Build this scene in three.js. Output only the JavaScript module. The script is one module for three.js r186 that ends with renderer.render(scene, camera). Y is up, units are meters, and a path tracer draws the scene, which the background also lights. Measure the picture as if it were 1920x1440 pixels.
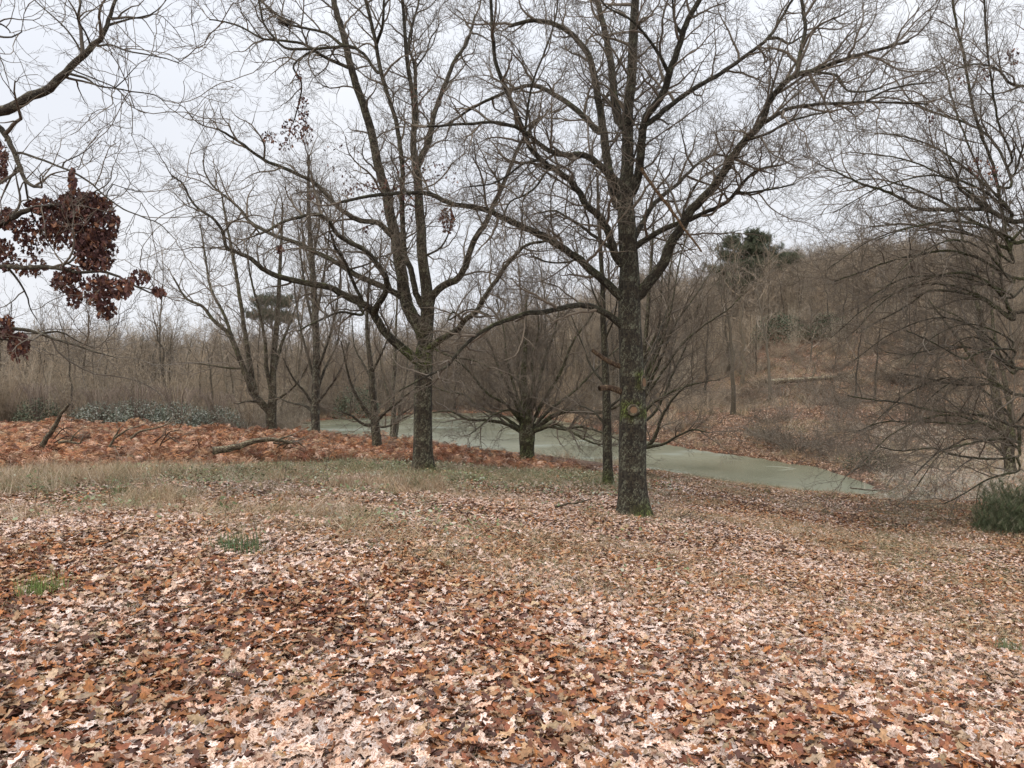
import * as THREE from 'three';
import { mergeGeometries } from 'three/addons/utils/BufferGeometryUtils.js';

// ---------------------------------------------------------------- camera, sky, sun, exposure
const W0 = 1920, H0 = 1440, F = 1413, EYE = 1.6, HORIZON = 690;
const PITCH = -Math.atan((H0 / 2 - HORIZON) / F);
const scene = new THREE.Scene();
const camera = new THREE.PerspectiveCamera(2 * Math.atan(H0 / 2 / F) * 180 / Math.PI, W0 / H0, 0.1, 900);
camera.position.set(0, EYE, 0);
camera.rotation.x = PITCH;
const renderer = new THREE.WebGLRenderer({ antialias: true });
renderer.setSize(1024, 768);
renderer.toneMapping = THREE.LinearToneMapping;
renderer.toneMappingExposure = 1.12;
renderer.shadowMap.enabled = true;

// noise -----------------------------------------------------------------------------------
function rng(seed) {
  let a = seed >>> 0;
  return () => { a = (a + 0x6D2B79F5) | 0; let t = Math.imul(a ^ (a >>> 15), 1 | a); t = (t + Math.imul(t ^ (t >>> 7), 61 | t)) ^ t; return ((t ^ (t >>> 14)) >>> 0) / 4294967296; };
}
function hash(x, y, z) { let h = Math.imul(x, 374761393) + Math.imul(y, 668265263) + Math.imul(z, 1274126177); h = Math.imul(h ^ (h >>> 13), 1274126177); return ((h ^ (h >>> 16)) >>> 0) / 4294967296; }
const sm = (t) => t * t * (3 - 2 * t), lerp = (a, b, t) => a + (b - a) * t, clamp = (x, a = 0, b = 1) => Math.min(b, Math.max(a, x));
const sstep = (a, b, x) => sm(clamp((x - a) / (b - a)));
function vnoise(x, y, z = 0, per = 0) {
  const xi = Math.floor(x), yi = Math.floor(y), zi = Math.floor(z), fx = sm(x - xi), fy = sm(y - yi), fz = sm(z - zi);
  const w = per ? (i) => ((i % per) + per) % per : (i) => i;
  const h = (a, b, c) => hash(w(xi + a), w(yi + b), zi + c);
  const l = (c) => lerp(lerp(h(0, 0, c), h(1, 0, c), fx), lerp(h(0, 1, c), h(1, 1, c), fx), fy);
  return fz === 0 ? l(0) : lerp(l(0), l(1), fz);
}
function fbm(x, y, z = 0, oct = 4, per = 0) { let s = 0, a = 0.5, n = 0; for (let i = 0; i < oct; i++) { s += a * vnoise(x, y, z + i * 17, per); n += a; x *= 2; y *= 2; z *= 2; a /= 2; per *= 2; } return s / n; }

// overcast sky: an even pale layer, a little brighter towards the zenith, with faint cloud structure
{
  const w = 512, h = 256, data = new Float32Array(w * h * 4);
  for (let j = 0; j < h; j++) for (let i = 0; i < w; i++) {
    const el = ((j + 0.5) / h - 0.5) * Math.PI, az = (i + 0.5) / w * 2 * Math.PI, s = Math.max(0, Math.sin(el));
    const cx = Math.cos(az) * Math.cos(el), cz = Math.sin(az) * Math.cos(el);
    const n = fbm(cx * 2.2 + 9, cz * 2.2 + 4, s * 3, 4) - 0.5;
    const b = (1 + 1.4 * Math.pow(s, 2.5)) * (1 + 0.12 * n), o = (j * w + i) * 4, t = clamp(0.5 - 2.2 * n);
    data[o] = b * lerp(0.80, 0.735, t); data[o + 1] = b * lerp(0.815, 0.765, t); data[o + 2] = b * lerp(0.85, 0.83, t); data[o + 3] = 1;
  }
  const sky = new THREE.DataTexture(data, w, h, THREE.RGBAFormat, THREE.FloatType);
  sky.mapping = THREE.EquirectangularReflectionMapping; sky.magFilter = THREE.LinearFilter; sky.needsUpdate = true;
  scene.background = sky; scene.environment = sky;
}
const sun = new THREE.DirectionalLight(0xffe6c8, 1.5);
sun.name = 'sun'; sun.position.set(-25, 70, 30); sun.target.position.set(0, 0, -20);
sun.castShadow = true; sun.shadow.radius = 40; sun.shadow.mapSize.set(2048, 2048);
Object.assign(sun.shadow.camera, { left: -70, right: 70, top: 70, bottom: -70, near: 1, far: 250 });
scene.add(sun, sun.target);

// ---------------------------------------------------------------- helpers
// a photograph point at a given distance in front of the camera, as a place in the world
const V = (x, y, z) => new THREE.Vector3(x, y, z);
function P(px, py, d) {
  const x = (px - W0 / 2) / F, y = -(py - H0 / 2) / F, c = Math.cos(PITCH), s = Math.sin(PITCH);
  const wy = y * c + s, wz = y * s - c;
  return V(x / -wz * d, EYE + wy / -wz * d, -d);
}
const taken = {};
function numbered(n) { const k = taken[n] = (taken[n] ?? -1) + 1; return k ? `${n}_${String(k).padStart(3, '0')}` : n; }
function tag(o, label, category, group) { o.userData.label = label; o.userData.category = category; if (group) o.userData.group = group; return o; }
function thing(name, label, category, p, group) { const o = new THREE.Group(); o.name = numbered(name); o.position.copy(p); scene.add(o); return tag(o, label, category, group); }
function mesh(name, geo, mat, parent, kind) {
  const m = new THREE.Mesh(geo, mat); m.name = name; m.castShadow = m.receiveShadow = true;
  if (kind) m.userData.kind = kind;
  if (parent) parent.add(m);
  return m;
}
function inSector(px0, px1, d0, d1, r) { const d = Math.sqrt(lerp(d0 * d0, d1 * d1, r())); return [(lerp(px0, px1, r()) - 960) / F * d, -d]; }
function polyDist(poly, x, z) {   // signed distance, negative inside
  let best = 1e9, inside = false;
  for (let i = 0, j = poly.length - 1; i < poly.length; j = i++) {
    const [ax, az] = poly[i], [bx, bz] = poly[j], ex = bx - ax, ez = bz - az;
    const t = clamp(((x - ax) * ex + (z - az) * ez) / (ex * ex + ez * ez)), dx = x - ax - t * ex, dz = z - az - t * ez;
    best = Math.min(best, dx * dx + dz * dz);
    if ((az > z) !== (bz > z) && x < (bx - ax) * (z - az) / (bz - az) + ax) inside = !inside;
  }
  return (inside ? -1 : 1) * Math.sqrt(best);
}

// ---------------------------------------------------------------- terrain
const WATER = -2.4;
const POND = [[10.9, -23], [9.4, -23.9], [7.8, -25.3], [5.3, -28.6], [2.1, -32], [-3.5, -35.5], [-9, -39.5], [-13.5, -45], [-16.5, -50], [-15, -57], [-7, -68], [-2, -67], [2.4, -60], [5.2, -51], [7.4, -41], [8.8, -36.8], [10.5, -33.8], [12.0, -30.5], [12.5, -27], [11.9, -24]];
const BRACKEN = [[-34, -16.5], [-11, -16.7], [-8, -18], [-5, -19.3], [-4.2, -21], [-1, -21.2], [1.8, -22], [2.4, -24], [0, -27.2], [-3, -30], [-9, -33.5], [-14, -36.5], [-34, -38]];
const GREEN = [[-7, -15.5], [-6, -19], [-4.5, -20.6], [-1, -21], [2.4, -21.4], [3.4, -18.5], [1.2, -16.2], [-2, -14.8], [-5, -14]];
const STRAW = [[-14, -8.5], [-15, -16.5], [-8, -17.6], [-6, -16], [-2.5, -14], [-0.8, -11], [-3.2, -8.6]];
let groundH;
{
  const pts = [[0, 0, 0], [-4, -1, 0.06], [4, -1, -0.35], [0, 8, 0.3], [-12, 4, 0.3], [12, 4, -0.9], [30, 0, -1.2], [-30, 0, 0.1], [-60, -10, 0], [60, -10, 1], [0, 40, 1.5], [60, 40, 1], [-60, 40, 1]];
  const at = (px, py, d) => { const p = P(px, py, d); pts.push([p.x, p.z, p.y]); };
  at(1190, 958, 14); at(1141, 908, 18); at(795, 887, 18); at(990, 868, 25); at(705, 846, 28); at(592, 832, 31); at(510, 822, 33);
  at(0, 805, 32); at(250, 812, 34); at(0, 885, 16.5); at(560, 872, 18.5); at(0, 960, 9.3); at(500, 1000, 8);
  at(1900, 1000, 16); at(1900, 1200, 7.6); at(1700, 1000, 16.6); at(1450, 1100, 9.3); at(1880, 930, 23); at(1905, 905, 27); at(1880, 850, 33);
  at(1375, 777, 40); at(1480, 716, 50); at(1500, 645, 62); at(1500, 605, 72); at(1500, 580, 85); at(1900, 730, 44); at(1900, 640, 57); at(1900, 570, 72); at(1250, 770, 50); at(1250, 700, 66); at(1250, 650, 85);
  at(1000, 765, 72); at(1000, 725, 86); at(700, 772, 73); at(700, 760, 90); at(100, 800, 48); at(350, 800, 50); at(100, 775, 75); at(-300, 790, 45); at(1640, 850, 32.5); at(1560, 800, 38);
  for (const [x, z, y] of [[-90, -60, -1], [-90, -110, 1], [-40, -120, 1], [0, -120, 3], [40, -120, 13], [90, -110, 14], [90, -60, 9], [55, -40, 3.5], [30, -22, -1.9], [20, -20, -2.25], [-40, -25, -0.7]]) pts.push([x, z, y]);
  const n = pts.length, U = (r2) => r2 < 1e-9 ? 0 : 0.5 * r2 * Math.log(r2), A = [];
  for (let i = 0; i < n; i++) A.push([...pts.map((q, j) => U((q[0] - pts[i][0]) ** 2 + (q[1] - pts[i][1]) ** 2) + (i === j ? 6 : 0)), 1, pts[i][0], pts[i][1], pts[i][2]]);
  A.push([...pts.map(() => 1), 0, 0, 0, 0], [...pts.map((q) => q[0]), 0, 0, 0, 0], [...pts.map((q) => q[1]), 0, 0, 0, 0]);
  const N = n + 3;
  for (let c = 0; c < N; c++) {
    let p = c; for (let r = c; r < N; r++) if (Math.abs(A[r][c]) > Math.abs(A[p][c])) p = r;
    [A[c], A[p]] = [A[p], A[c]];
    for (let r = 0; r < N; r++) if (r !== c) { const f = A[r][c] / A[c][c]; if (f) for (let k = c; k <= N; k++) A[r][k] -= f * A[c][k]; }
  }
  const wgt = A.map((row, i) => row[N] / row[i]);
  groundH = (x, z) => {
    const qx = clamp(x, -95, 95), qz = clamp(z, -125, 42);
    let y = wgt[n] + wgt[n + 1] * qx + wgt[n + 2] * qz;
    for (let i = 0; i < n; i++) y += wgt[i] * U((pts[i][0] - qx) ** 2 + (pts[i][1] - qz) ** 2);
    y += (fbm(x * 0.5 + 7, z * 0.5 + 3, 0, 3) - 0.5) * 0.22 + (fbm(x * 2.2, z * 2.2 + 5, 0, 2) - 0.5) * 0.06;
    const s = polyDist(POND, x, z) + (fbm(x * 0.7, z * 0.7, 2, 3) - 0.5) * 0.9;
    if (s > 0) y = Math.max(lerp(WATER + 0.05 + 0.12 * s, y, sstep(0, 4, s)), WATER + 0.04 + 0.03 * Math.min(s, 6));
    else y = Math.min(y, WATER - 0.1 - 0.45 * Math.min(1, -s));
    return y;
  };
}
// the grid of the ground sheet; heights for everything that stands on it are read from the sheet itself
const GX = [], GZ = [];
for (let x = -34; x <= 34.01; x += 0.4) GX.push(x);
for (let s = 0.6; GX[GX.length - 1] < 240; s *= 1.16) { GX.push(GX[GX.length - 1] + s); GX.unshift(GX[0] - s); }
for (let z = 10; z >= -64; z -= 0.36) GZ.push(z);
for (let s = 0.6; GZ[GZ.length - 1] > -330; s *= 1.13) GZ.push(GZ[GZ.length - 1] - s);
for (let s = 1; GZ[0] < 60; s *= 1.4) GZ.unshift(GZ[0] + s);
const GY = new Float32Array(GX.length * GZ.length);
GZ.forEach((z, j) => GX.forEach((x, i) => { GY[j * GX.length + i] = groundH(x, z); }));
function bis(a, v, down) { let lo = 0, hi = a.length - 1; while (hi - lo > 1) { const m = (lo + hi) >> 1; if (down ? a[m] >= v : a[m] <= v) lo = m; else hi = m; } return lo; }
function H(x, z) {
  const i = bis(GX, x, false), j = bis(GZ, z, true), n = GX.length;
  const u = clamp((x - GX[i]) / (GX[i + 1] - GX[i])), v = clamp((z - GZ[j]) / (GZ[j + 1] - GZ[j]));
  return lerp(lerp(GY[j * n + i], GY[j * n + i + 1], u), lerp(GY[(j + 1) * n + i], GY[(j + 1) * n + i + 1], u), v);
}
const onGround = (px, d) => { const x = (px - 960) / F * d; return V(x, H(x, -d), -d); };

// ---------------------------------------------------------------- textures and materials
function dataTex(n, m, fn, srgb = true) {
  const d = new Uint8Array(n * m * 4);
  for (let j = 0; j < m; j++) for (let i = 0; i < n; i++) { const c = fn(i / n, j / m, i, j), o = (j * n + i) * 4; for (let k = 0; k < 3; k++) d[o + k] = clamp(c[k]) * 255; d[o + 3] = 255; }
  const t = new THREE.DataTexture(d, n, m); t.wrapS = t.wrapT = THREE.RepeatWrapping; t.magFilter = THREE.LinearFilter; t.minFilter = THREE.LinearMipmapLinearFilter; t.generateMipmaps = true;
  if (srgb) t.colorSpace = THREE.SRGBColorSpace;
  t.needsUpdate = true; return t;
}
const mix3 = (a, b, t) => [lerp(a[0], b[0], t), lerp(a[1], b[1], t), lerp(a[2], b[2], t)];
// oak bark: upright plates and furrows, with grey-green lichen specks
function perN(u, v, fu, fv, z) {   // value noise that repeats over the unit square with different counts each way
  const x = u * fu, y = v * fv, xi = Math.floor(x), yi = Math.floor(y), fx = sm(x - xi), fy = sm(y - yi), h = (a, b) => hash((xi + a) % fu, (yi + b) % fv, z);
  return lerp(lerp(h(0, 0), h(1, 0), fx), lerp(h(0, 1), h(1, 1), fx), fy);
}
const wrap1 = (x) => x - Math.floor(x);
function barkRelief(u, v) {   // one metre square
  const w = (perN(u, v, 14, 14, 11) - 0.5) * 0.07 + (perN(u, v, 34, 30, 12) - 0.5) * 0.025, uu = wrap1(u + w);
  const a = 1 - Math.abs(perN(uu, v, 31, 12, 1) * 2 - 1), b = 1 - Math.abs(perN(uu, v, 63, 25, 2) * 2 - 1);
  return clamp(1.15 - 0.8 * Math.pow(a, 2.5) - 0.4 * Math.pow(b, 3) + (perN(u, v, 210, 150, 4) - 0.5) * 0.35);
}
const barkBump = dataTex(1024, 1024, (u, v) => { const r = barkRelief(u, v); return [r, r, r]; }, false);
const lichenAt = (u, v) => sstep(0.60, 0.72, 0.30 * perN(u, v, 7, 7, 20) + 0.30 * perN(u, v, 24, 24, 21) + 0.28 * perN(u, v, 70, 70, 22) + 0.2 * perN(u, v, 220, 220, 23));
const barkMap = dataTex(1024, 1024, (u, v) => {
  const r = barkRelief(u, v), g = perN(u, v, 300, 180, 7), t = perN(u, v, 9, 9, 8);
  let c = mix3([0.15, 0.135, 0.12], mix3([0.36, 0.35, 0.315], [0.365, 0.33, 0.275], t), clamp(r * 0.9));
  c = c.map((x) => x * (0.8 + 0.4 * g));
  return mix3(c, [0.62, 0.64, 0.57], 0.8 * lichenAt(u, v));
});
const BARK = new THREE.MeshStandardMaterial({ map: barkMap, bumpMap: barkBump, bumpScale: 0.012, roughness: 0.95, vertexColors: true });
const LIMB = new THREE.MeshStandardMaterial({ map: barkMap, bumpMap: barkBump, bumpScale: 0.004, roughness: 0.95, vertexColors: true });
const TWIG = new THREE.MeshStandardMaterial({ color: 0xffffff, roughness: 0.9, vertexColors: true });
const WOOD = new THREE.MeshStandardMaterial({ map: dataTex(128, 128, (u, v) => { const d = Math.hypot(u - 0.48, v - 0.53), r = 0.5 + 0.5 * Math.sin(d * 95 + 3 * perN(u, v, 6, 6, 3)); return mix3([0.36, 0.28, 0.21], [0.54, 0.44, 0.34], r * 0.7 + 0.3 * perN(u, v, 40, 40, 5)); }), roughness: 0.9 });

// ---------------------------------------------------------------- tube building
class Buf {
  constructor() { this.sprays = []; this.p = []; this.n = []; this.uv = []; this.c = []; this.i = []; }
  // a tapered tube along pts; col: [r,g,b] or (position, normal) => [r,g,b]
  tube(pts, rad, sides, col, o = {}) {
    const base = this.p.length / 3, n = pts.length, T = [], up = V(0.31, 0.2, 0.93);
    for (let k = 0; k < n; k++) T.push(pts[Math.min(n - 1, k + 1)].clone().sub(pts[Math.max(0, k - 1)]).normalize());
    let a = up.clone().cross(T[0]); if (a.lengthSq() < 0.01) a = V(1, 0, 0).cross(T[0]); a.normalize();
    const reps = Math.max(1, Math.round(2 * Math.PI * rad[0] / 1.0)), vs = reps / Math.max(0.02, 2 * Math.PI * rad[0]);
    let len = 0; const fn = typeof col === 'function' ? col : null, nn = V(0, 0, 0), q = V(0, 0, 0), b = V(0, 0, 0);
    for (let k = 0; k < n; k++) {
      if (k) { len += pts[k].distanceTo(pts[k - 1]); a.addScaledVector(T[k], -a.dot(T[k])).normalize(); }
      b.copy(T[k]).cross(a);
      const m = o.uv ? sides + 1 : sides;
      for (let s = 0; s < m; s++) {
        const th = s / sides * Math.PI * 2;
        nn.set(0, 0, 0).addScaledVector(a, Math.cos(th)).addScaledVector(b, Math.sin(th));
        const r = o.shape ? o.shape(rad[k], th, len, pts[k], nn) : rad[k];
        q.copy(pts[k]).addScaledVector(nn, r);
        this.p.push(q.x, q.y, q.z); this.n.push(nn.x, nn.y, nn.z); this.uv.push(s / sides * reps, len * vs);
        const c = fn ? fn(q, nn, len) : col; this.c.push(c[0], c[1], c[2]);
      }
    }
    const m = o.uv ? sides + 1 : sides;
    for (let k = 0; k < n - 1; k++) for (let s = 0; s < sides; s++) {
      const s2 = o.uv ? s + 1 : (s + 1) % sides, A = base + k * m + s, B = base + k * m + s2, C = A + m, D = B + m;
      this.i.push(A, B, D, A, D, C);
    }
    if (o.cap) { const e = base + (n - 1) * m; for (let s = 1; s < sides - 1; s++) this.i.push(e, e + s, e + s + 1); }
    return this;
  }
  geo(smooth) {
    const g = new THREE.BufferGeometry();
    g.setAttribute('position', new THREE.Float32BufferAttribute(this.p, 3)); g.setAttribute('normal', new THREE.Float32BufferAttribute(this.n, 3));
    g.setAttribute('uv', new THREE.Float32BufferAttribute(this.uv, 2)); g.setAttribute('color', new THREE.Float32BufferAttribute(this.c, 3)); g.setIndex(this.i);
    if (smooth) g.computeVertexNormals();
    return g;
  }
}
const sidesFor = (r) => r > 0.1 ? 16 : r > 0.05 ? 10 : r > 0.022 ? 7 : r > 0.01 ? 5 : 3;
function along(path, s) {   // point, tangent and place at share s of a path
  const n = path.length - 1, k = Math.min(n - 1, Math.floor(s * n)), t = s * n - k;
  return { p: path[k].clone().lerp(path[k + 1], t), t: path[k + 1].clone().sub(path[k]).normalize(), k: k + t };
}
const pathLen = (p) => { let l = 0; for (let i = 1; i < p.length; i++) l += p[i].distanceTo(p[i - 1]); return l; };
// side branches of a path, their side branches and so on. L: one entry per level
const SPRAYS = [];
const UPV = new THREE.Vector3(0, 1, 0), QQ = new THREE.Quaternion();
function spray(buf, p, dir, len, r, R, tint) {
  QQ.setFromUnitVectors(UPV, dir); const q2 = new THREE.Quaternion().setFromAxisAngle(UPV, R() * 6.28), g = (0.7 + 0.6 * R()) * tint, m = new THREE.Matrix4().compose(p, QQ.clone().multiply(q2), new THREE.Vector3(len, len, len));
  buf.sprays.push([m, new THREE.Color().setRGB(0.16 * g, 0.137 * g, 0.108 * g), Math.floor(R() * 4)]);
}
function sprout(buf, path, rad, L, lv, R, from = 0.12, tint = 1) {
  const o = L[lv], len = pathLen(path); let side = R() * 6.28;
  const count = Math.max(1, Math.round(len * (1 - from) / o.gap + R() - 0.5));
  for (let i = 0; i <= count; i++) {
    const tip = i === count, s = tip ? 0.985 : Math.min(0.99, from + (1 - from) * (i + R() * 0.9) / count), a = along(path, s), pr = lerp(rad[Math.floor(a.k)], rad[Math.min(rad.length - 1, Math.floor(a.k) + 1)], a.k % 1);
    side += 2.4 + (R() - 0.5) * 1.4;
    const perp = V(0, 1, 0).cross(a.t); if (perp.lengthSq() < 0.02) perp.set(1, 0, 0); perp.normalize();
    const perp2 = a.t.clone().cross(perp), ang = tip ? R() * 0.4 : lerp(o.ang[0], o.ang[1], R());
    const dir = a.t.clone().multiplyScalar(Math.cos(ang)).addScaledVector(perp, Math.sin(ang) * Math.cos(side)).addScaledVector(perp2, Math.sin(ang) * Math.sin(side));
    dir.y += o.up * (0.5 + R()); dir.normalize();
    const l = lerp(o.len[0], o.len[1], R() * R() * 0.6 + R() * 0.4) * (1 - 0.35 * s * (tip ? 0.5 : 1)), r0 = Math.min(o.r * (0.7 + 0.6 * R()), pr * 0.8), seg = o.segs, pts = [a.p], rr = [r0];
    for (let k = 1; k <= seg; k++) {
      dir.x += (R() - 0.5) * o.turn; dir.y += (R() - 0.5) * o.turn + o.lift / seg; dir.z += (R() - 0.5) * o.turn; dir.normalize();
      pts.push(pts[k - 1].clone().addScaledVector(dir, l / seg)); rr.push(Math.max(o.min, r0 * (1 - 0.72 * k / seg)));
    }
    if (o.spray) { spray(buf, a.p, dir, l, r0, R, tint); continue; }
    const g = (0.75 + 0.5 * R()) * tint, c = R() < 0.5 ? [0.155 * g, 0.134 * g, 0.108 * g] : [0.165 * g, 0.138 * g, 0.105 * g];
    buf.tube(pts, rr, sidesFor(r0), c);
    if (lv + 1 < L.length) sprout(buf, pts, rr, L, lv + 1, R, 0.15, tint);
  }
}
function smooth(points, step, R, jitter) {
  const c = new THREE.CatmullRomCurve3(points, false, 'centripetal'), n = Math.max(4, Math.round(c.getLength() / step)), out = c.getPoints(n);
  for (let i = 1; i < out.length; i++) { out[i].x += (R() - 0.5) * jitter; out[i].y += (R() - 0.5) * jitter; out[i].z += (R() - 0.5) * jitter; }
  return out;
}
function instanced(name, geo, mat, list, parent) {
  const m = new THREE.InstancedMesh(geo, mat, list.length); m.name = name; m.castShadow = m.receiveShadow = true;
  list.forEach(([mat4, c], i) => { m.setMatrixAt(i, mat4); if (c) m.setColorAt(i, c); });
  if (parent) parent.add(m); return m;
}
const TWIGI = new THREE.MeshStandardMaterial({ color: 0xffffff, roughness: 0.9 });
function twigSpray(v) {   // an end spray of fine crooked twigs, 1 long; the thickness fits sprays of about half a metre
  if (SPRAYS[v]) return SPRAYS[v];
  const R = rng(600 + v), b = new Buf(), run = (p, dir, l, n, r0, turn) => { const pts = [p.clone()], rad = [r0]; for (let k = 1; k <= n; k++) { dir.x += (R() - 0.5) * turn; dir.y += (R() - 0.5) * turn + 0.05; dir.z += (R() - 0.5) * turn; dir.normalize(); pts.push(pts[k - 1].clone().addScaledVector(dir, l / n)); rad.push(r0 * (1 - 0.5 * k / n)); } b.tube(pts, rad, 3, [1, 1, 1]); return pts; };
  const main = run(V(0, 0, 0), V(0, 1, 0), 0.95, 5, 0.0095, 0.45);
  for (let i = 0; i < 6; i++) { const t = 0.2 + 0.14 * i, a = along(main, Math.min(0.99, t)), th = i * 2.4 + R(); const side = run(a.p, a.t.clone().multiplyScalar(0.7).add(V(Math.cos(th) * 0.75, 0.1, Math.sin(th) * 0.75)).normalize(), 0.25 + 0.3 * R(), 3, 0.0075, 0.45); if (i % 2) { const e = along(side, 0.5); run(e.p, e.t.clone().add(V((R() - 0.5) * 1.4, 0.3, (R() - 0.5) * 1.4)).normalize(), 0.14 + 0.12 * R(), 2, 0.0055, 0.5); } }
  return SPRAYS[v] = b.geo();
}
// colours of bark that carries moss in patches
const MOSS = [0.50, 0.62, 0.22];
function barkColour(base, moss) { return (q, n) => { const m = moss ? moss(q, n) : 0, v = 0.85 + 0.3 * vnoise(q.x * 3, q.y * 3, q.z * 3); return [lerp(base[0] * v, MOSS[0], m), lerp(base[1] * v, MOSS[1], m), lerp(base[2] * v, MOSS[2], m)]; }; }
const patch = (q, f, lo, hi) => sstep(lo, hi, fbm(q.x * f + 3, q.y * f, q.z * f + 8, 3));

// a tree whose trunk and main limbs follow given courses. trunk: [px, py, width]; limbs: [w0, w1, depth of the tip against the trunk, px, py, ...]
function tracedTree(name, label, o) {
  const R = rng(o.seed), d = o.d, k = d / F / 2, base = P(o.trunk[0][0], o.trunk[0][1], d);
  base.y = H(base.x, base.z) - 0.06;
  const root = thing(name, label, 'tree', base, o.group), tint = o.tint ?? 1, bc = (o.bark ?? [0.85, 0.82, 0.8]).map((x) => x * tint);
  const tp = o.trunk.map(([x, y], i) => i ? P(x, y, d + (o.lean ?? 0) * i / o.trunk.length).sub(base) : V(0, 0, 0)), done = [];
  // trunk
  {
    const pts = smooth(tp, 0.07, R, 0), wid = o.trunk.map((t) => t[2] * k), rad = pts.map((_, i) => { const f = i / (pts.length - 1) * (wid.length - 1), a = Math.min(wid.length - 2, Math.floor(f)); return lerp(wid[a], wid[a + 1], f - a); });
    // the curve's samples are even in length, the widths in control points: find the width by height
    for (let i = 0; i < pts.length; i++) { let a = 0; while (a < tp.length - 2 && pts[i].y > tp[a + 1].y) a++; rad[i] = lerp(wid[a], wid[a + 1], clamp((pts[i].y - tp[a].y) / (tp[a + 1].y - tp[a].y))); }
    const flare = (o.flare ?? 0.3) * 1.5, b = new Buf();
    b.tube(pts, rad, o.detail ? 56 : 12, barkColour(bc, o.moss && ((q, n) => o.moss(q, n))), { uv: true, cap: true, shape: (r, th, len, p, nn) => r * (1 + flare * Math.exp(-p.y / 0.22) * (0.75 + 0.5 * Math.cos(th * 4 + 1.3) * (0.6 + 0.4 * Math.cos(th * 3))) + (o.detail ? 0.10 * (fbm(nn.x * 2.2 + 5, p.y * 1.6, nn.z * 2.2, 3) - 0.5) + 0.05 * (fbm(nn.x * 9, p.y * 3.5, nn.z * 9, 2) - 0.5) : 0)) });
    mesh('trunk', b.geo(true), BARK, root);
    done.push({ px: pts.map((_, i) => i), pts, rad, dz: pts.map((p) => -(p.z + base.z) - d) });
  }
  const crown = new Buf();
  const toPx = (p) => { const q = p.clone().add(base), c = Math.cos(PITCH), s = Math.sin(PITCH), y = q.y - EYE, z = q.z, cy = y * c + z * s * 1, cz = -y * s + z * c; return [960 + q.x / -cz * F, 720 - cy / -cz * F]; };
  for (const D of done) D.px = D.pts.map(toPx);
  for (const l of o.limbs ?? []) {
    const [w0, w1, dzEnd] = l, xy = []; for (let i = 3; i < l.length; i += 2) xy.push([l[i], l[i + 1]]);
    let best = 1e9, hit = null, hitR = 0;
    for (const D of done) D.px.forEach(([x, y], i) => { const e = Math.hypot(x - xy[0][0], y - xy[0][1]); if (e < best) { best = e; hit = D.pts[i]; hitR = D.rad[i]; } });
    const dz0 = best < 60 ? -(hit.z + base.z) - d : 0, wob = R() * 6;
    const pts3 = xy.map(([x, y], i) => { const t = i / (xy.length - 1); return P(x, y, d + lerp(dz0, dzEnd, t) + Math.sin(t * 3.1) * Math.sin(wob) * 0.25).sub(base); });
    if (best < 60) { if (best > 3) pts3.unshift(hit.clone()); else pts3[0].copy(hit); }
    const path = smooth(pts3, 0.11, R, Math.min(0.02, w0 * k * 0.35)), r0 = Math.min(w0 * k * (o.wide ?? 1), hitR ? hitR * 0.95 : 9), r1 = w1 * k * (o.wide ?? 1);
    const rad = path.map((_, i) => { const t = i / (path.length - 1); return lerp(r0, r1, t) * (1 + 0.35 * Math.exp(-t * path.length / 2.2) * (best < 60 ? 1 : 0)); });
    const b = new Buf(); b.tube(path, rad, sidesFor(r0), barkColour(bc.map((x) => x * (o.limbTint ?? 0.85)), o.limbMoss && ((q, n) => o.limbMoss(q, n))), { uv: true, cap: true });
    mesh('limb', b.geo(), LIMB, root);
    done.push({ px: path.map(toPx), pts: path, rad });
    if (o.levels) sprout(crown, path, rad, o.levels, 0, R, o.from ?? 0.15, tint * (o.twigTint ?? 1));
  }
  if (o.levels) { const D = done[0], i0 = Math.floor(D.pts.length * (o.trunkFrom ?? 0.55)); sprout(crown, D.pts.slice(i0), D.rad.slice(i0), o.levels, 0, R, 0, tint * (o.twigTint ?? 1)); }
  if (o.extra) o.extra(root, crown, R, base, done);
  if (crown.i.length) mesh('crown', crown.geo(), TWIG, root, 'stuff');
  if (crown.sprays.length) for (let v = 0; v < 4; v++) instanced('twigs', twigSpray(v), TWIGI, crown.sprays.filter((s) => s[2] === v), root).userData.kind = 'stuff';
  return { root, base, done };
}

// ---------------------------------------------------------------- ground and pond
const leafTone = (u, v) => {   // flat matted litter seen between and beyond the loose leaves
  const a = perN(u, v, 34, 46, 31), b = perN(u, v, 70, 90, 32), c = perN(u, v, 8, 8, 33), g = perN(u, v, 200, 200, 34);
  let k = mix3([0.29, 0.20, 0.145], [0.58, 0.43, 0.335], a); k = mix3(k, [0.74, 0.64, 0.59], sstep(0.62, 0.85, b)); k = mix3(k, [0.20, 0.13, 0.10], sstep(0.62, 0.9, perN(u, v, 52, 60, 35)));
  return k.map((x) => x * (0.8 + 0.2 * c + 0.25 * (g - 0.5)));
};
const litterMap = dataTex(1024, 1024, leafTone);
const GROUND = new THREE.MeshStandardMaterial({ map: litterMap, bumpMap: dataTex(512, 512, (u, v) => { const h = 0.6 * perN(u, v, 40, 50, 41) + 0.4 * perN(u, v, 100, 100, 42); return [h, h, h]; }, false), bumpScale: 0.05, roughness: 1, vertexColors: true });
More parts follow.
